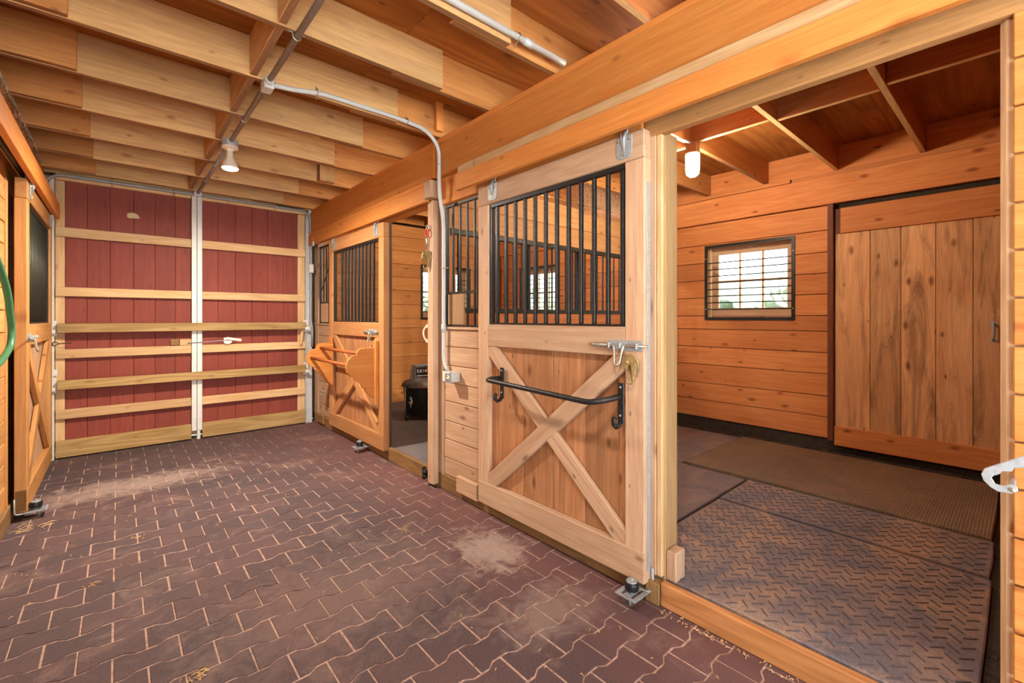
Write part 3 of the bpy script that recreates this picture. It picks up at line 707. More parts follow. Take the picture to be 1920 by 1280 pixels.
tube('latch_rod', L2, GALV, [(.57, 6.055, 1.075), (.80, 6.05, 1.085), (1.0, 6.05, 1.10)], .005, 6)
lb = bd('latch_body', L2, WHITE, .905, .985, 6.05, 6.07, 1.06, 1.125, .003); beam('latch_lever', lb, WHITE, (.93, 6.04, 1.118), (1.08, 6.04, 1.09), .03, .012, (0, -1, 0)); bd('latch_foot', lb, WHITE, .92, .97, 6.052, 6.07, 1.05, 1.065, .002)
T1 = struct('trim_1', (1.85, 6.1, 0), 'pale grey metal jamb standing between red door and stall wall', 'trim')
bd('jamb_face', T1, JWHITE, 1.812, 1.885, 6.085, 6.14, .0, 2.66, .003); bd('jamb_edge', T1, JWHITE, 1.802, 1.811, 6.07, 6.14, .0, 2.66, .002); bd('jamb_bracket', T1, WHITE, 1.835, 1.875, 6.07, 6.084, 2.62, 2.74, .004)
T2 = struct('trim_2', (-.50, 6.1, 0), 'thin white jamb strip at the left edge of red door', 'trim')
bd('jamb_face', T2, WHITE, -.494, -.462, 6.055, 6.14, .0, 2.70, .003); bd('jamb_hook_plate', T2, WHITE, -.48, -.44, 6.046, 6.054, .80, .86, .003)
T3 = struct('trim_3', (.65, 6.13, 2.74), 'timber head over the red barn doors', 'trim')
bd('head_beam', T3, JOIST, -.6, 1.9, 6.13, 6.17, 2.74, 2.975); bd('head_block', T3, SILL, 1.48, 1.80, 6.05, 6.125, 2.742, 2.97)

# loose timbers dropped across both red doors, in white brackets
def drop_bar(z, label, bl1, bl2):
    o = bd('drop_bar', None, TREAT, -.44, 1.785, 6.0, 6.038, z, z+.088, .004); tag(o, label, 'wooden bar', 'drop bars across the red doors')
    for x, lb_ in ((-.475, bl1), (1.80, bl2)):
        rr = root('bar_bracket', (x, 6.03, z-.02), lb_, 'bracket', 'white drop bar brackets')
        bd('bracket_plate', rr, WHITE, x-.03, x+.03, 6.056, 6.061, z-.035, z+.115, .004)
        bd('bracket_seat', rr, WHITE, x-.025, x+.025, 5.995, 6.056, z-.008, z-.002, .001); bd('bracket_lip', rr, WHITE, x-.025, x+.025, 5.990, 5.995, z-.008, z+.03, .001)
        for zz in (.02, .09): bd('bolt', rr, STEEL, x-.012, x-.002, 6.05, 6.0565, z+zz-.006, z+zz+.004, .002)
drop_bar(1.209, 'grainy timber bar laid across both red doors at waist height', 'white bracket at left end of the waist high bar', 'white bracket at right end of the waist high bar')
drop_bar(.668, 'grainy timber bar laid across both red doors at knee height', 'white bracket at left end of the knee high bar', 'white bracket at right end of the knee high bar')
o = prism('paper_scrap', None, plain('beige_paper', (206, 188, 146), .8, 0, .5, 40, .2, (160, 140, 100)), [(.062, 2.40), (.066, 2.435), (.10, 2.445), (.135, 2.44), (.152, 2.425), (.168, 2.395), (.14, 2.388), (.075, 2.385)], .004, frame_xz(6.118), .001)
tag(o, 'torn beige scrap stuck high on the red door', 'scrap')
o = beam('wood_splinter', None, PINE, (1.755, 6.055, 1.20), (1.735, 6.05, 1.01), .03, .008, (0, -1, 0)); tag(o, 'pale broken lath leaning on the grey jamb', 'lath')
rr = root('hook_eye', (-.43, 6.1, 1.1), 'small rusty hook and eye beside left edge of red door', 'hook')
tube('eye', rr, STEEL, [(-.455+.018*math.cos(a), 6.05, 1.105+.018*math.sin(a)) for a in [i*math.pi/5 for i in range(10)]], .004, 6, True)
tube('hook_arm', rr, STEEL, [(-.437, 6.05, 1.105), (-.34, 6.05, 1.11)], .004, 6)

# ------------------------------------------------------------------ conduits
def strap(parent, p, axis, n, r=.016):
    """one-hole strap: half ring over the pipe.  axis: pipe direction, n: away from the surface"""
    p, a, n = Vector(p), Vector(axis).normalized(), Vector(n).normalized(); s = a.cross(n)
    pts = [p-s*r*2.4-n*r, p-s*r*1.15-n*r]+[p+(s*math.cos(t)+n*math.sin(t))*r*1.15 for t in [math.pi*(1-i/6) for i in range(7)]]+[p+s*r*1.15-n*r, p+s*r*2.4-n*r]
    return tube('strap', parent, ZINC, pts, .004, 6)
cz = 2.7235
c1 = root('conduit', (.66, 3, cz), 'grey conduit running down the middle of the aisle ceiling', 'conduit', 'electrical conduits')
tube('pipe', c1, COND, [(.655, -1.2, cz), (.655, 4.04, cz)], .0155, 10); tube('pipe', c1, COND, [(.655, 4.16, cz), (.655, 6.0, cz)], .0155, 10)
for y in (1.74, 2.345, 3.56, 4.77, 5.38): strap(c1, (.655, y, cz), (0, 1, 0), (0, 0, -1))
jb = bd('junction_box', c1, PVC, .63, .685, 2.885, 2.98, 2.685, 2.742, .006); tube('junction_collar', jb, PVC, [(.655, 2.86, cz), (.655, 2.89, cz)], .024, 10)
bd('tee_box', c1, PVC, .62, .69, 5.985, 6.028, 2.69, 2.742, .006)
c2 = root('conduit', (1.8, 2.9, 2.7), 'pale conduit curving from the ceiling down to the outlet box', 'conduit', 'electrical conduits')
pp = fillet([(.685, 2.92, 2.722), (.80, 2.905, 2.726), (.95, 2.905, 2.756), (1.45, 2.905, 2.756), (1.70, 2.912, 2.742), (1.838, 2.945, 2.66), (1.838, 2.945, 2.40), (1.845, 2.94, 2.25), (1.905, 2.985, 2.10), (1.905, 2.985, 1.02), (1.905, 2.92, .925)], .16, 7)
tube('pipe', c2, PVC, pp, .0145, 10)
for x in (.93, 1.55): strap(c2, (x, 2.905, 2.756), (1, 0, 0), (0, -1, 0))
strap(c2, (1.838, 2.945, 2.52), (0, 0, 1), (-1, 0, 0)); strap(c2, (1.905, 2.985, 1.74), (0, 0, 1), (-1, 0, 0))
tube('coupling', c2, PVC, [(1.905, 2.985, 1.24), (1.905, 2.985, 1.30)], .018, 10)
c3 = root('conduit', (1.3, 1.7, 2.78), 'pale straight conduit strapped along a joist near the beam', 'conduit', 'electrical conduits')
tube('pipe', c3, PVC, [(-.3, 1.699, 2.785), (1.875, 1.699, 2.775)], .0165, 10); tube('coupling', c3, PVC, [(1.57, 1.699, 2.7765), (1.63, 1.699, 2.7763)], .0205, 10); strap(c3, (1.53, 1.699, 2.777), (1, 0, 0), (0, -1, 0), .018)
c4 = root('conduit', (.65, 6.03, 2.7), 'grey conduit over the red doors bending down the corner', 'conduit', 'electrical conduits')
tube('pipe', c4, COND, fillet([(-.515, 6.045, 2.4), (-.515, 6.045, 2.71), (.60, 6.045, 2.712), (1.845, 6.045, 2.712), (1.858, 6.05, 2.3), (1.858, 6.055, 1.32), (1.872, 6.04, 1.22), (1.872, 6.04, .98)], .13, 6), .0155, 10)
for x in (-.05, .45, .95, 1.45): strap(c4, (x, 6.045, 2.712), (1, 0, 0), (0, -1, 0))
strap(c4, (1.858, 6.05, 2.45), (0, 0, 1), (0, -1, 0))
sw = root('switch_box', (1.858, 6.02, 1.93), 'small white box on the conduit beside the red door', 'switch'); bd('box', sw, WHITE, 1.826, 1.89, 5.998, 6.034, 1.928, 2.04, .008); bd('cover', sw, WHITE, 1.832, 1.884, 5.992, 5.998, 1.936, 2.032, .004)
OUTB = plain('pale_outlet_metal', (204, 206, 200), .45, .15, .4, 40, .1, (166, 168, 164))
ob = root('outlet_box', (1.90, 2.9, .88), 'grey metal outlet box at the end of the conduit', 'outlet')
bd('box', ob, OUTB, 1.852, 1.932, 2.80, 2.905, .87, .945, .004); pl = bd('cover_plate', ob, GALV, 1.847, 1.852, 2.795, 2.91, .865, .95, .003)
bd('flap', pl, WHITE, 1.840, 1.847, 2.868, 2.90, .875, .935, .003); bd('flap', pl, WHITE, 1.843, 1.847, 2.805, 2.905, .935, .947, .002)
W = Matrix.Translation((1.844, 2.835, .905)) @ Matrix.Rotation(-math.pi/2, 4, 'Y'); lathe('socket', pl, CREAM, [(.018, -.003), (.018, .003), (.015, .005)], W, 14)
for zz in (.89, .915): bd('socket_slot', pl, STEEL, 1.8375, 1.8392, 2.83, 2.842, zz-.004, zz+.004, 0)

# ------------------------------------------------------------------ lamps
def flood_lamp(y, label, watts):
    r = root('ceiling_lamp', (.655, y, 2.70), label, 'lamp', 'aisle flood lamps'); T = Matrix.Translation((.655, y, 0))
    lathe('box', r, GALV, [(.054, 2.69), (.056, 2.70), (.056, 2.738), (.0, 2.738)], T, 20)
    lathe('lampholder', r, CREAM, [(.022, 2.655), (.03, 2.668), (.056, 2.676), (.057, 2.688), (.0, 2.69)], T, 20)
    lathe('bulb_reflector', r, CREAM, [(.0575, 2.522), (.054, 2.545), (.034, 2.585), (.024, 2.61), (.022, 2.656), (.0, 2.656)], T, 20)
    lathe('bulb_face', r, BULB, [(.0, 2.503), (.03, 2.506), (.05, 2.513), (.0575, 2.5215)], T, 20)
    l = bpy.data.lights.new('flood_light', 'AREA'); l.shape = 'DISK'; l.size = .11; l.energy = watts; l.color = (1, .88, .74)
    lo = bpy.data.objects.new('flood_light', l); link(lo, r, Matrix.Translation((.655, y, 2.50)))
flood_lamp(4.10, 'lit reflector bulb hanging under the aisle joists', LAMP_AISLE*1.25)
flood_lamp(.5, 'unseen fill bulb added over the near end of the aisle', LAMP_AISLE*.35)  # out of view, added to fill the aisle with light
JARM = emit('lit_jar_glass', (255, 236, 208), LAMP_STALL*6)
def cage_lamp(LX, LY, label):
  cl = root('cage_lamp', (LX, LY, 2.70), label, 'lamp', 'caged stall lamps'); T = Matrix.Translation((LX, LY, 0))
  lathe('base', cl, JOISTS, [(.05, 2.655), (.055, 2.66), (.052, 2.742), (.0, 2.742)], T, 20)
  lathe('glass_jar', cl, JARM, [(.0, 2.482), (.02, 2.485), (.038, 2.50), (.045, 2.525), (.046, 2.65)], T, 20)
  cg = tube('cage_ring', cl, GALV, [(LX+.051*math.cos(a), LY+.051*math.sin(a), 2.625) for a in [i*math.pi/10 for i in range(20)]], .0025, 6, True)
  for z, r_ in ((2.57, .051), (2.52, .049)): tube('cage_ring', cg, GALV, [(LX+r_*math.cos(a), LY+r_*math.sin(a), z) for a in [i*math.pi/10 for i in range(20)]], .0025, 6, True)
  for k in range(4):
      a = k*math.pi/2+.5; ca, sa = math.cos(a), math.sin(a)
      tube('cage_wire', cg, GALV, [(LX+r_*ca, LY+r_*sa, z) for r_, z in ((.053, 2.655), (.052, 2.54), (.045, 2.495), (.02, 2.474), (0, 2.472))], .0025, 6)
cage_lamp(3.45, 1.75, 'lit jelly jar lamp with wire cage in the stall')
cage_lamp(3.45, 3.72, 'added jelly jar lamp hidden behind the partition to brighten the far stall')  # added lamp, placed where the partition planks hide it
cb = tube('cable', None, PVC, fillet([(3.42, 1.74, 2.735), (3.25, 1.80, 2.76), (2.95, 1.74, 2.78), (2.3, 1.77, 2.76)], .2, 6), .011, 8); tag(cb, 'pale cable looping from the caged stall lamp', 'cable')

# ------------------------------------------------------------------ hardware on doors and posts
def horse_hook(x, y, z, s, ang, label):
    r = root('horse_head_hook', (x, y, z), label, 'hook', 'brass horse head hooks')
    A = Vector((-math.sin(ang), math.cos(ang), 0)); N = Vector((-math.cos(ang), -math.sin(ang), 0)); O = Vector((x, y, z))+N*.022*s
    P = lambda a, b, d=0.0: O+(A*a+Vector((0, 0, b))+N*d)*s
    F = Matrix((A, Vector((0, 0, 1)), N)).transposed().to_4x4(); F = Matrix.Translation(O) @ F
    sil = [(.030, .084), (.023, .070), (.030, .061), (.035, .040), (.039, .020), (.038, .006), (.030, -.001), (.022, .005), (.015, .022), (.008, .028), (.005, .010), (.001, -.014), (-.003, -.036), (-.002, -.050), (-.010, -.050), (-.015, -.030), (-.025, -.006), (-.033, .020), (-.031, .045), (-.019, .064), (.0, .076), (.012, .078), (.020, .076)]
    prism('head', r, BRASS, [(a*s, b*s) for a, b in sil], .028*s, F, .0075*s)
    tube('hook_tail', r, BRASS, [P(-.007, -.040), P(-.004, -.054), P(.005, -.063), P(.015, -.062), P(.022, -.052), P(.022, -.042), P(.019, -.036)], [.007*s, .0062*s, .0056*s, .0052*s, .005*s, .0054*s, .0062*s], 8)
    tube('mane', r, BRASS, [P(.002, .076, .012), P(-.018, .064, .011), P(-.031, .044, .01), P(-.033, .020, .008), P(-.026, -.004, .006)], [.004*s, .006*s, .0065*s, .006*s, .003*s], 8)
    tube('cheek', r, BRASS, [P(.016, .052, .010), P(.019, .040, .013), P(.020, .030, .010)], [.006*s, .010*s, .005*s], 8)
    tube('bridle', r, BRASS, [P(.037, .014, .013), P(.026, .010, .0145), P(.019, .030, .0145), P(.014, .062, .013)], .0018*s, 6)
    tube('mount_stud', r, BRASS, [P(-.012, .02), P(-.012, .02, -.022)], .009*s, 8)
horse_hook(1.866, 1.245, 1.098, 1.0, .3, 'brass horse head hook on the near stall door stile')
horse_hook(1.868, 3.165, 1.81, 1.1, .75, 'brass horse head hook high on the doorway post')
dp = root('door_pull', (1.87, 3.16, 1.22), 'pale curved pull handle on the doorway post', 'handle')
tube('grip', dp, CREAM, fillet([(1.874, 3.172, 1.29), (1.862, 3.19, 1.275), (1.852, 3.203, 1.245), (1.852, 3.203, 1.215), (1.862, 3.19, 1.175), (1.874, 3.172, 1.155)], .02, 3), .0075, 8)
for z in (1.285, 1.165): bd('pull_foot', dp, CREAM, 1.862, 1.88, 3.170, 3.182, z-.015, z+.015, .003)
sn = root('snap_hook', (1.86, 3.15, 2.04), 'red snap hook with a hanging bolt on the doorway post', 'hook')
tube('ring', sn, REDP, [(1.855, 3.15+.026*math.cos(a), 2.03+.03*math.sin(a)) for a in [i*math.pi/6 for i in range(12)]], .006, 6, True)
tube('eye', sn, ZINC, [(1.855, 3.145+.016*math.cos(a), 2.075+.016*math.sin(a)) for a in [i*math.pi/5 for i in range(10)]], .004, 6, True)
tube('swivel', sn, ZINC, [(1.856, 3.155, 2.0), (1.856, 3.16, 1.975), (1.858, 3.162, 1.90)], [.006, .009, .005], 8)
rs = root('roller_stop', (1.88, 3.19, .1), 'black roller stop at the foot of the doorway post', 'door stop')
for k, z in enumerate((.105, .075)): tube('roller', rs, BLACK, [(1.862, 3.185, z-.0), (1.862, 3.205, z)], .022, 12)
bd('stop_plate', rs, BLACK, 1.846, 1.878, 3.206, 3.212, .045, .145, .008)
for z in (.075, .115): bd('bolt', rs, ZINC, 1.856, 1.866, 3.212, 3.217, z-.005, z+.005, .002)

# blanket bar on the near door
bb = root('blanket_bar', (1.87, 1.77, .95), 'black steel blanket bar across the near stall door', 'blanket bar')
for y in (2.225, 1.312):
    p_ = bd('wall_plate', bb, STEEL, 1.858, 1.866, y-.018, y+.018, .83, 1.03, .004)
    tube('plate_hook', p_, STEEL, [(1.862, y, .85), (1.845, y, .822), (1.822, y, .818), (1.806, y, .832), (1.806, y, .856), (1.814, y, .866)], .012, 8, False)
    for z in (.87, 1.01): bd('bolt', p_, GALV, 1.853, 1.858, y-.005, y+.005, z-.005, z+.005, .002)
tube('bar', bb, STEEL, fillet([(1.864, 2.225, .965), (1.735, 2.245, .962), (1.735, 1.40, .935), (1.80, 1.33, .955), (1.864, 1.312, .965)], .06, 5), .0145, 12)

# saddle rack on the far door
sr = root('saddle_rack', (1.86, 4.7, .58), 'scalloped pine saddle rack with two dowels on far door', 'saddle rack')
prof = [(1.862, 1.063), (1.743, 1.068), (1.694, 1.061), (1.673, 1.035), (1.667, 1.004), (1.637, 1.003), (1.609, .988), (1.581, .953), (1.564, .901), (1.576, .845), (1.609, .81), (1.642, .797), (1.646, .774), (1.684, .751), (1.713, .719), (1.721, .691), (1.747, .684), (1.764, .644), (1.797, .605), (1.832, .584), (1.860, .581)]
for y in (4.11, 5.26):
    o_ = prism('side_panel', sr, YEL, prof, .024, frame_xz(y), .003)
    bd('cleat', sr, YEL, 1.834, 1.866, y-.05 if y < 5 else y+.0135, y-.0135 if y < 5 else y+.075, .525, 1.135)
tube('dowel', sr, DOWEL, [(1.722, 4.12, 1.012), (1.722, 5.25, 1.012)], .017, 12); tube('dowel', sr, DOWEL, [(1.618, 4.12, .905), (1.618, 5.25, .905)], .017, 12)

# door guides on the floor
def guide(x, y, z, label, o):
    r = root('door_guide', (x, y, 0), label, 'door guide', 'floor guides of the sliding doors')
    parts = [cuboid(x-.05, x+.05, y+a, y+b, z-.006, z) for a, b in ((-.055, -.035), (-.017, .017), (.035, .055))]+[cuboid(x+a, x+b, y-.055, y+.055, z-.006, z) for a, b in ((-.062, -.048), (.048, .062))]
    v_, f_ = merge(parts); mk('slotted_plate', v_, f_, GALV, r)
    tube('support_leg', r, GALV, [(x-.02*o, y, z-.004), (x-.02*o, y, z-.03), (x-.02*o, y, .0)], .006, 6)
    T = Matrix.Translation((x-.005*o, y, z)); w = lathe('roller', r, BLACK, [(.0, .012), (.031, .013), (.033, .018), (.033, .046), (.03, .05), (.0, .0505)], T, 20)
    lathe('washer', w, GALV, [(.0, .0505), (.026, .051), (.025, .055), (.0, .056)], T, 16); lathe('bolt', w, GALV, [(.0, .056), (.009, .056), (.008, .066), (.0, .067)], T, 8)
    lathe('spacer', w, GALV, [(.0, .0), (.014, .0), (.014, .013), (.0, .013)], T, 10)
    tube('arm', r, GALV, fillet([(x+.05*o, y-.045, z-.003), (x+.09*o, y-.05, z-.003), (x+.09*o, y-.05, z+.10)], .02, 3), .011, 6, False, .4)
guide(1.83, 1.225, .055, 'slotted floor guide with black roller under the near door', 1)
guide(1.83, 4.42, .055, 'slotted floor guide with black roller under the far door', 1)
guide(-.43, 4.44, .05, 'slotted floor guide with black roller under the left door', -1)
o = bd('stop_block', None, FIR, 1.962, 2.045, 1.075, 1.126, .105, .245, .004); tag(o, 'small wooden stop block at the foot of the rough post', 'block')
# hooked latch plate on the right jamb
hp = [(-.06, 1.027), (.075, .930), (.081, .913), (.077, .897), (.064, .882), (.050, .873), (.024, .874), (.012, .885), (.014, .896), (.025, .900), (.040, .891), (.054, .893), (.061, .908), (.056, .916), (.049, .919), (.040, .931), (.024, .934), (.019, .945), (-.03, .960)]
lv = root('latch_hook', (1.82, .02, .87), 'galvanised hooked latch plate on the chewed door jamb', 'latch')
prism('hook_plate', lv, GALV, hp, .007, frame_yz(1.82), .0015)
W = Matrix.Translation((1.813, .022, .886)) @ Matrix.Rotation(math.pi/2, 4, 'Y'); lathe('rivet', lv, ZINC, [(.0, -.004), (.006, -.002), (.006, .006), (.0, .007)], W, 12)
tube('pivot_pin', lv, GALV, [(1.82, .022, .886), (1.955, .022, .886)], .006, 8)

# ------------------------------------------------------------------ shop vacuum in the far stall
VX, VY = 2.86, 4.97; vc = root('shop_vacuum', (VX, VY, .11), 'black shop vacuum with grey motor head on casters', 'vacuum'); T = Matrix.Translation((VX, VY, 0))
lathe('drum', vc, BLACK, [(.0, .165), (.205, .165), (.212, .18), (.232, .50), (.238, .505), (.238, .52), (.0, .52)], T, 28)
ld = lathe('lid', vc, GREYP, [(.245, .505), (.252, .512), (.252, .53), (.236, .56), (.15, .60), (.0, .605)], T, 28); lathe('lid_band', ld, plain('tan_band', (150, 104, 70), .5), [(.2535, .512), (.254, .516), (.2535, .52)], T, 28)
def frustum(x0, x1, y0, y1, z0, z1, k):
    cx, cy = (x0+x1)/2, (y0+y1)/2; v_ = []
    for z, q in ((z0, 1), (z1, k)):
        for a, b in ((x0, y0), (x1, y0), (x1, y1), (x0, y1)): v_.append((cx+(a-cx)*q, cy+(b-cy)*q, z))
    return v_, [(3, 2, 1, 0), (4, 5, 6, 7), (0, 1, 5, 4), (1, 2, 6, 5), (2, 3, 7, 6), (3, 0, 4, 7)]
v_, f_ = frustum(-.13, .13, -.11, .11, .585, .765, .86)
RV = Matrix.Translation((VX, VY, 0)) @ Matrix.Rotation(math.radians(-12), 4, 'Z'); mh = mk('motor_head', v_, f_, GREYP, vc, RV)
bd('badge', mh, BLACK, -.115, .05, -.114, -.110, .625, .745, .001, RV @ Matrix.Translation((0, .006, 0)) @ Matrix.Rotation(0, 4, 'X'))
tc_ = bpy.data.curves.new('badge_text', 'FONT'); tc_.body = '5.0 HP'; tc_.size = .052; tc_.extrude = .001; tmp = bpy.data.objects.new('badge_text', tc_); COL.objects.link(tmp)
tme = bpy.data.meshes.new_from_object(tmp); bpy.data.objects.remove(tmp); obj('badge_text', tme, WHITE, mh, RV @ Matrix.Translation((-.105, -.1095, .685)) @ Matrix.Rotation(math.pi/2, 4, 'X'))
bd('badge_stripe', mh, REDP, .005, .048, -.1095, -.1085, .69, .735, .0005, RV); bd('badge_line', mh, WHITE, -.105, .04, -.1095, -.1085, .64, .648, .0005, RV)
bd('side_clip', ld, BLACK, VX-.27, VX-.235, VY-.09, VY-.03, .47, .54, .006)
sq = [(-.075, .36), (-.06, .385), (-.085, .40), (-.09, .375), (-.06, .365), (-.075, .33), (-.095, .31), (-.10, .335), (-.07, .34), (-.05, .35), (-.075, .30), (-.08, .27)]
tube('drum_lettering', vc, WHITE, [(VX+math.sqrt(max(0, .228**2-(.208)**2))*0-.0+(-.228*math.cos(.72+a*4.2)), VY-.228*math.sin(.72+a*4.2), z) for a, z in sq], .006, 5)
tube('cord', vc, BLACK, fillet([(VX-.02, VY-.10, .765), (VX-.03, VY-.26, .62), (VX-.04, VY-.27, .42), (VX-.14, VY-.27, .25), (VX-.2, VY-.24, .18)], .1, 5), .006, 6)
tube('stand_rod', vc, ZINC, [(VX-.05, VY-.25, .42), (VX-.035, VY-.26, .15)], .007, 6); tube('stand_rod', vc, ZINC, [(VX-.275, VY-.07, .52), (VX-.275, VY-.07, .16)], .007, 6)
for a in (3.4, 4.55, 5.6, .6, 2.0):
    cx, cy = VX+.255*math.cos(a), VY+.255*math.sin(a); beam('caster_arm', vc, BLACK, (VX+.19*math.cos(a), VY+.19*math.sin(a), .175), (cx, cy, .175), .045, .03, (0, 0, 1)); tube('caster_wheel', vc, BLACK, [(cx-.012, cy, .1445), (cx+.012, cy, .1445)], .03, 12)

# ------------------------------------------------------------------ rubber mats
def tread(x0, x1, y0, y1, z):
    parts = []; p = .055/math.sqrt(2); n_ = int((x1-x0+y1-y0)/p)+2
    for i in range(-n_, n_):
        for j in range(-n_, n_):
            x, y = x0+(i+j)*p, y0+(j-i)*p
            if not (x0+.03 < x < x1-.03 and y0+.03 < y < y1-.03): continue
            dx, dy = (.019, -.019) if (i+j) % 2 else (.019, .019); nx, ny = -dy*.085, dx*.085
            q = [(x-dx-nx, y-dy-ny), (x+dx-nx, y+dy-ny), (x+dx+nx, y+dy+ny), (x-dx+nx, y-dy+ny)]
            v_ = [(a, b, z-.001) for a, b in q]+[(x+(a-x)*.9, y+(b-y)*.9, z+.0035) for a, b in q]
            parts.append((v_, [(4, 5, 6, 7), (0, 1, 5, 4), (1, 2, 6, 5), (2, 3, 7, 6), (3, 0, 4, 7)]))
    return merge(parts)
def rmat(x0, x1, y0, y1, z1, mat, label, tr=False, rot=0.0):
    r = root('rubber_mat', ((x0+x1)/2, (y0+y1)/2, .083), label, 'mat', 'rubber stall mats')
    jt = lambda: random.uniform(-.004, .004)
    P = [(x0+jt(), y0+jt()), ((x0+x1)/2, y0+jt()), (x1+jt(), y0+jt()), (x1+jt(), (y0+y1)/2), (x1+jt(), y1+jt()), ((x0+x1)/2, y1+jt()), (x0+jt(), y1+jt()), (x0+jt(), (y0+y1)/2)]
    W_ = Matrix.Translation((0, 0, (z1+.083)/2)); prism('slab', r, mat, P, z1-.083, W_, .005)
    if tr:
        v_, f_ = tread(x0, x1, y0, y1, z1); o_ = mk('tread', v_, f_, TREAD, r); o_['kind'] = 'stuff'
TREAD = plain('dark_tread', (80, 72, 76), .6, 0, .5, 30, 0, (112, 86, 66))  # tread bars coloured darker than the mat slab
rmat(1.965, 3.10, .10, 1.39, .112, MATA, 'diamond tread rubber mat just inside the open stall doorway', True)
rmat(3.135, 3.628, .11, 1.395, .114, MATA, 'narrow strip of diamond tread mat tucked under the ribbed mat', True)
rmat(3.64, 4.84, .12, 1.92, .130, MATR, 'brown ribbed rubber mat in front of the plank door')
rmat(2.09, 3.62, 1.41, 2.98, .113, MATP, 'smooth worn rubber mat in the stall behind the rough post')
rmat(3.64, 4.84, 1.945, 2.98, .113, MATP, 'smooth rubber mat in the stall corner below the window')
rmat(1.975, 3.55, 3.12, 6.1, .113, MATG, 'grey rubber mat under the shop vacuum'); rmat(3.57, 5.05, 3.12, 6.1, .113, MATG, 'grey rubber mat at the back of the far stall')

# ------------------------------------------------------------------ bits on the left wall
hs = tube('garden_hose', None, GREEN, fillet([(-.52, 3.55, 1.80), (-.50, 3.80, 1.62), (-.49, 3.93, 1.50), (-.49, 4.06, 1.27), (-.49, 4.02, 1.18), (-.50, 3.80, 1.10), (-.52, 3.5, 1.05)], .12, 6), .017, 10); tag(hs, 'green garden hose looped on the left plank wall', 'hose')
kb = lathe('hose_hook_knob', None, ZINC, [(.0, .03), (.014, .028), (.02, .015), (.012, .0), (.0, 0)], Matrix.Translation((-.555, 3.83, 1.98)) @ Matrix.Rotation(math.pi/2, 4, 'Y'), 12); tag(kb, 'small pale knob on the left plank wall above the hose', 'knob')
def crumple(x, z): return Vector((.03*math.sin(x*17+z*5)+.015*math.sin(x*41), .03*math.sin(x*13+z*21), .02*math.sin(x*31+z*9)))
for k, (y, h_, lb_) in enumerate(((3.02, .30, 'chicken wire wad stuffed above the left beam near the frame edge'), (3.62, .28, 'chicken wire wad stuffed above the left beam second along'), (4.25, .26, 'chicken wire wad stuffed above the left beam third along'), (4.85, .24, 'chicken wire wad stuffed above the left beam farthest along'))):
    v_, f_ = hexwire(.46, h_, .05, .0022, crumple); o = mk('chicken_wire', v_, f_, WIRE, None, Matrix.Translation((-.485, y, 2.60)) @ Matrix.Rotation(math.pi/2, 4, 'Z') @ Matrix.Rotation(-.35, 4, 'X')); tag(o, lb_, 'wire mesh', None, 'stuff')
st = root('lead_strap', (1.84, 5.83, 2.3), 'black strap with white tag hanging in the stall corner', 'strap')
tube('strap', st, BLACK, [(1.828, 5.84, 2.27), (1.826, 5.835, 2.1), (1.828, 5.83, 1.9), (1.826, 5.83, 1.72)], .012, 6, False, .4); tube('strap_loop', st, BLACK, [(1.826+.0*math.cos(a), 5.83+.02*math.cos(a), 1.70+.035*math.sin(a)) for a in [i*math.pi/6 for i in range(12)]], .005, 6, True)
bd('tag', st, WHITE, 1.812, 1.822, 5.80, 5.86, 2.245, 2.30, .003); tube('tag_cord', st, WHITE, [(1.818, 5.83, 2.30), (1.828, 5.88, 2.36)], .003, 5)
# loose straw
parts = []
def wisp(x, y, n, sp, ln):
    for _ in range(n):
        a = random.uniform(0, math.pi); l = ln*random.uniform(.4, 1); px, py = x+random.gauss(0, sp), y+random.gauss(0, sp); c_, s_ = math.cos(a)*l/2, math.sin(a)*l/2
        parts.append(sweep([(px-c_, py-s_, .003), (px, py, .006+random.random()*.006), (px+c_, py+s_, .003)], .0012, 3))
for (x, y, n, sp, ln) in ((.23, 2.05, 16, .014, .045), (-.12, 3.1, 6, .02, .04), (.1, 3.6, 6, .02, .03), (1.4, 2.62, 5, .02, .12), (-.42, 4.2, 16, .04, .07)): wisp(x, y, n, sp, ln)
for _ in range(60): wisp(1.88+random.uniform(-.02, .02), random.uniform(.45, 1.12), 1, .004, .018)
for _ in range(130): wisp(random.uniform(-.45, 1.8), random.uniform(.5, 5.9), 1, .01, .022)
v_, f_ = merge(parts); o = mk('loose_straw', v_, f_, STRAW); tag(o, 'loose straw and shavings scattered over the paver floor', 'straw', None, 'stuff')

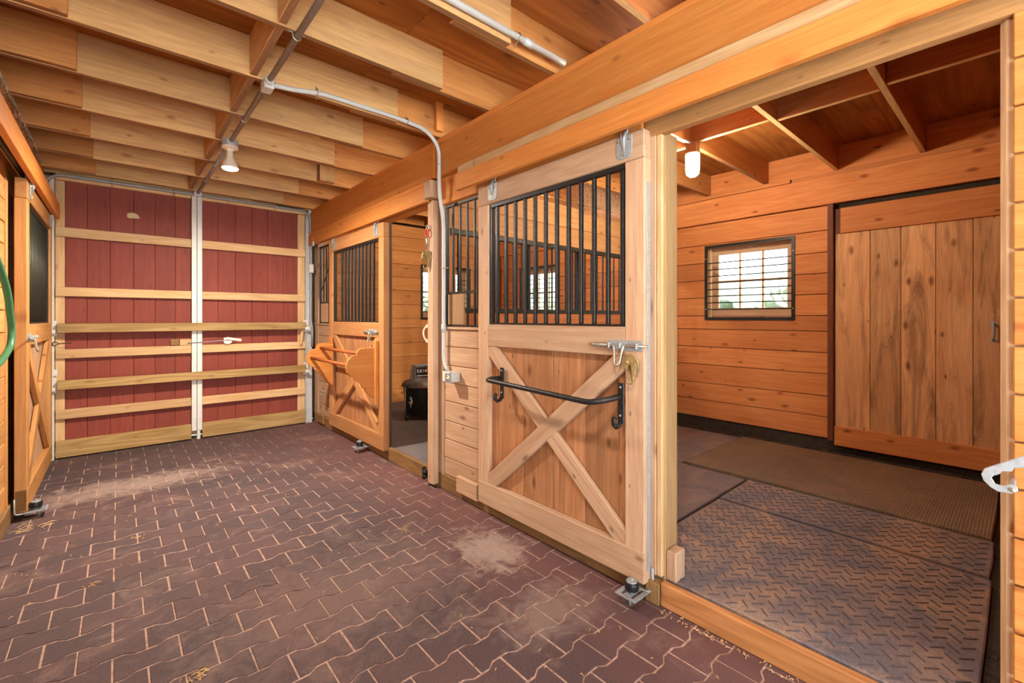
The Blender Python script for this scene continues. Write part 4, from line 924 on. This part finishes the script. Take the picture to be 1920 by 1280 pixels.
# ------------------------------------------------------------------ outside
GR = struct('ground_outside', (20, 3, -.15), 'grass ground outside the barn windows', 'ground'); bd('grass', GR, GROUND, -60, 120, -60, 120, -.35, -.15, 0)
YD = struct('bounce_yard', (-8, -4, -.1), 'unseen gravel yard added to bounce daylight into the aisle', 'ground'); bd('gravel', YD, GRAVEL, -22, 6, -24, -.82, -.2, -.06, 0)  # invented yard, a pale bounce surface for the aisle ceiling
hv, hf = [], []; n_ = 40
for i in range(n_+1):
    a = math.radians(-40+i*170/n_); h_ = 7.6+.9*math.sin(i*.7)+.5*math.sin(i*1.9)
    for r_, z in ((48, -.3), (58, h_*.7), (70, h_), (95, -.3)): hv.append((r_*math.cos(a), r_*math.sin(a), z))
for i in range(n_):
    for j in range(3): hf.append((i*4+j, (i+1)*4+j, (i+1)*4+j+1, i*4+j+1))
o = mk('hillside', hv, hf, GROUND, None, I4, True); tag(o, 'hazy wooded hillside beyond the barn windows', 'hill', None, 'structure')
def shrub(x, y, r_, label):
    bm = bmesh.new(); bmesh.ops.create_icosphere(bm, subdivisions=5, radius=1)
    for v in bm.verts:
        c = v.co; k = 1+.22*math.sin(c.x*7+x)*math.sin(c.y*6+y)*math.sin(c.z*8)+.12*math.sin(c.x*19+y)*math.sin(c.z*17)+random.uniform(-.09, .09); v.co = Vector((c.x*k*r_, c.y*k*r_, (c.z*k+.8)*r_*.9))
    me = bpy.data.meshes.new('shrub'); bm.to_mesh(me); bm.free(); me.polygons.foreach_set('use_smooth', [True]*len(me.polygons)); o_ = obj('shrub', me, LEAF, None, Matrix.Translation((x, y, -.15))); tag(o_, label, 'shrub', 'shrubs outside the windows')
for (x, y, r_, lb_) in ((18.5, 8.4, 1.75, 'rounded shrub behind the left panes of the stall window'), (17, 4.6, 1.6, 'smaller shrub behind the right panes of the stall window'), (14.5, 14.6, 1.6, 'pale shrub outside the window behind the door bars'), (11.3, 17.2, 1.7, 'pale shrub outside the window by the doorway post')): shrub(x, y, r_, lb_)
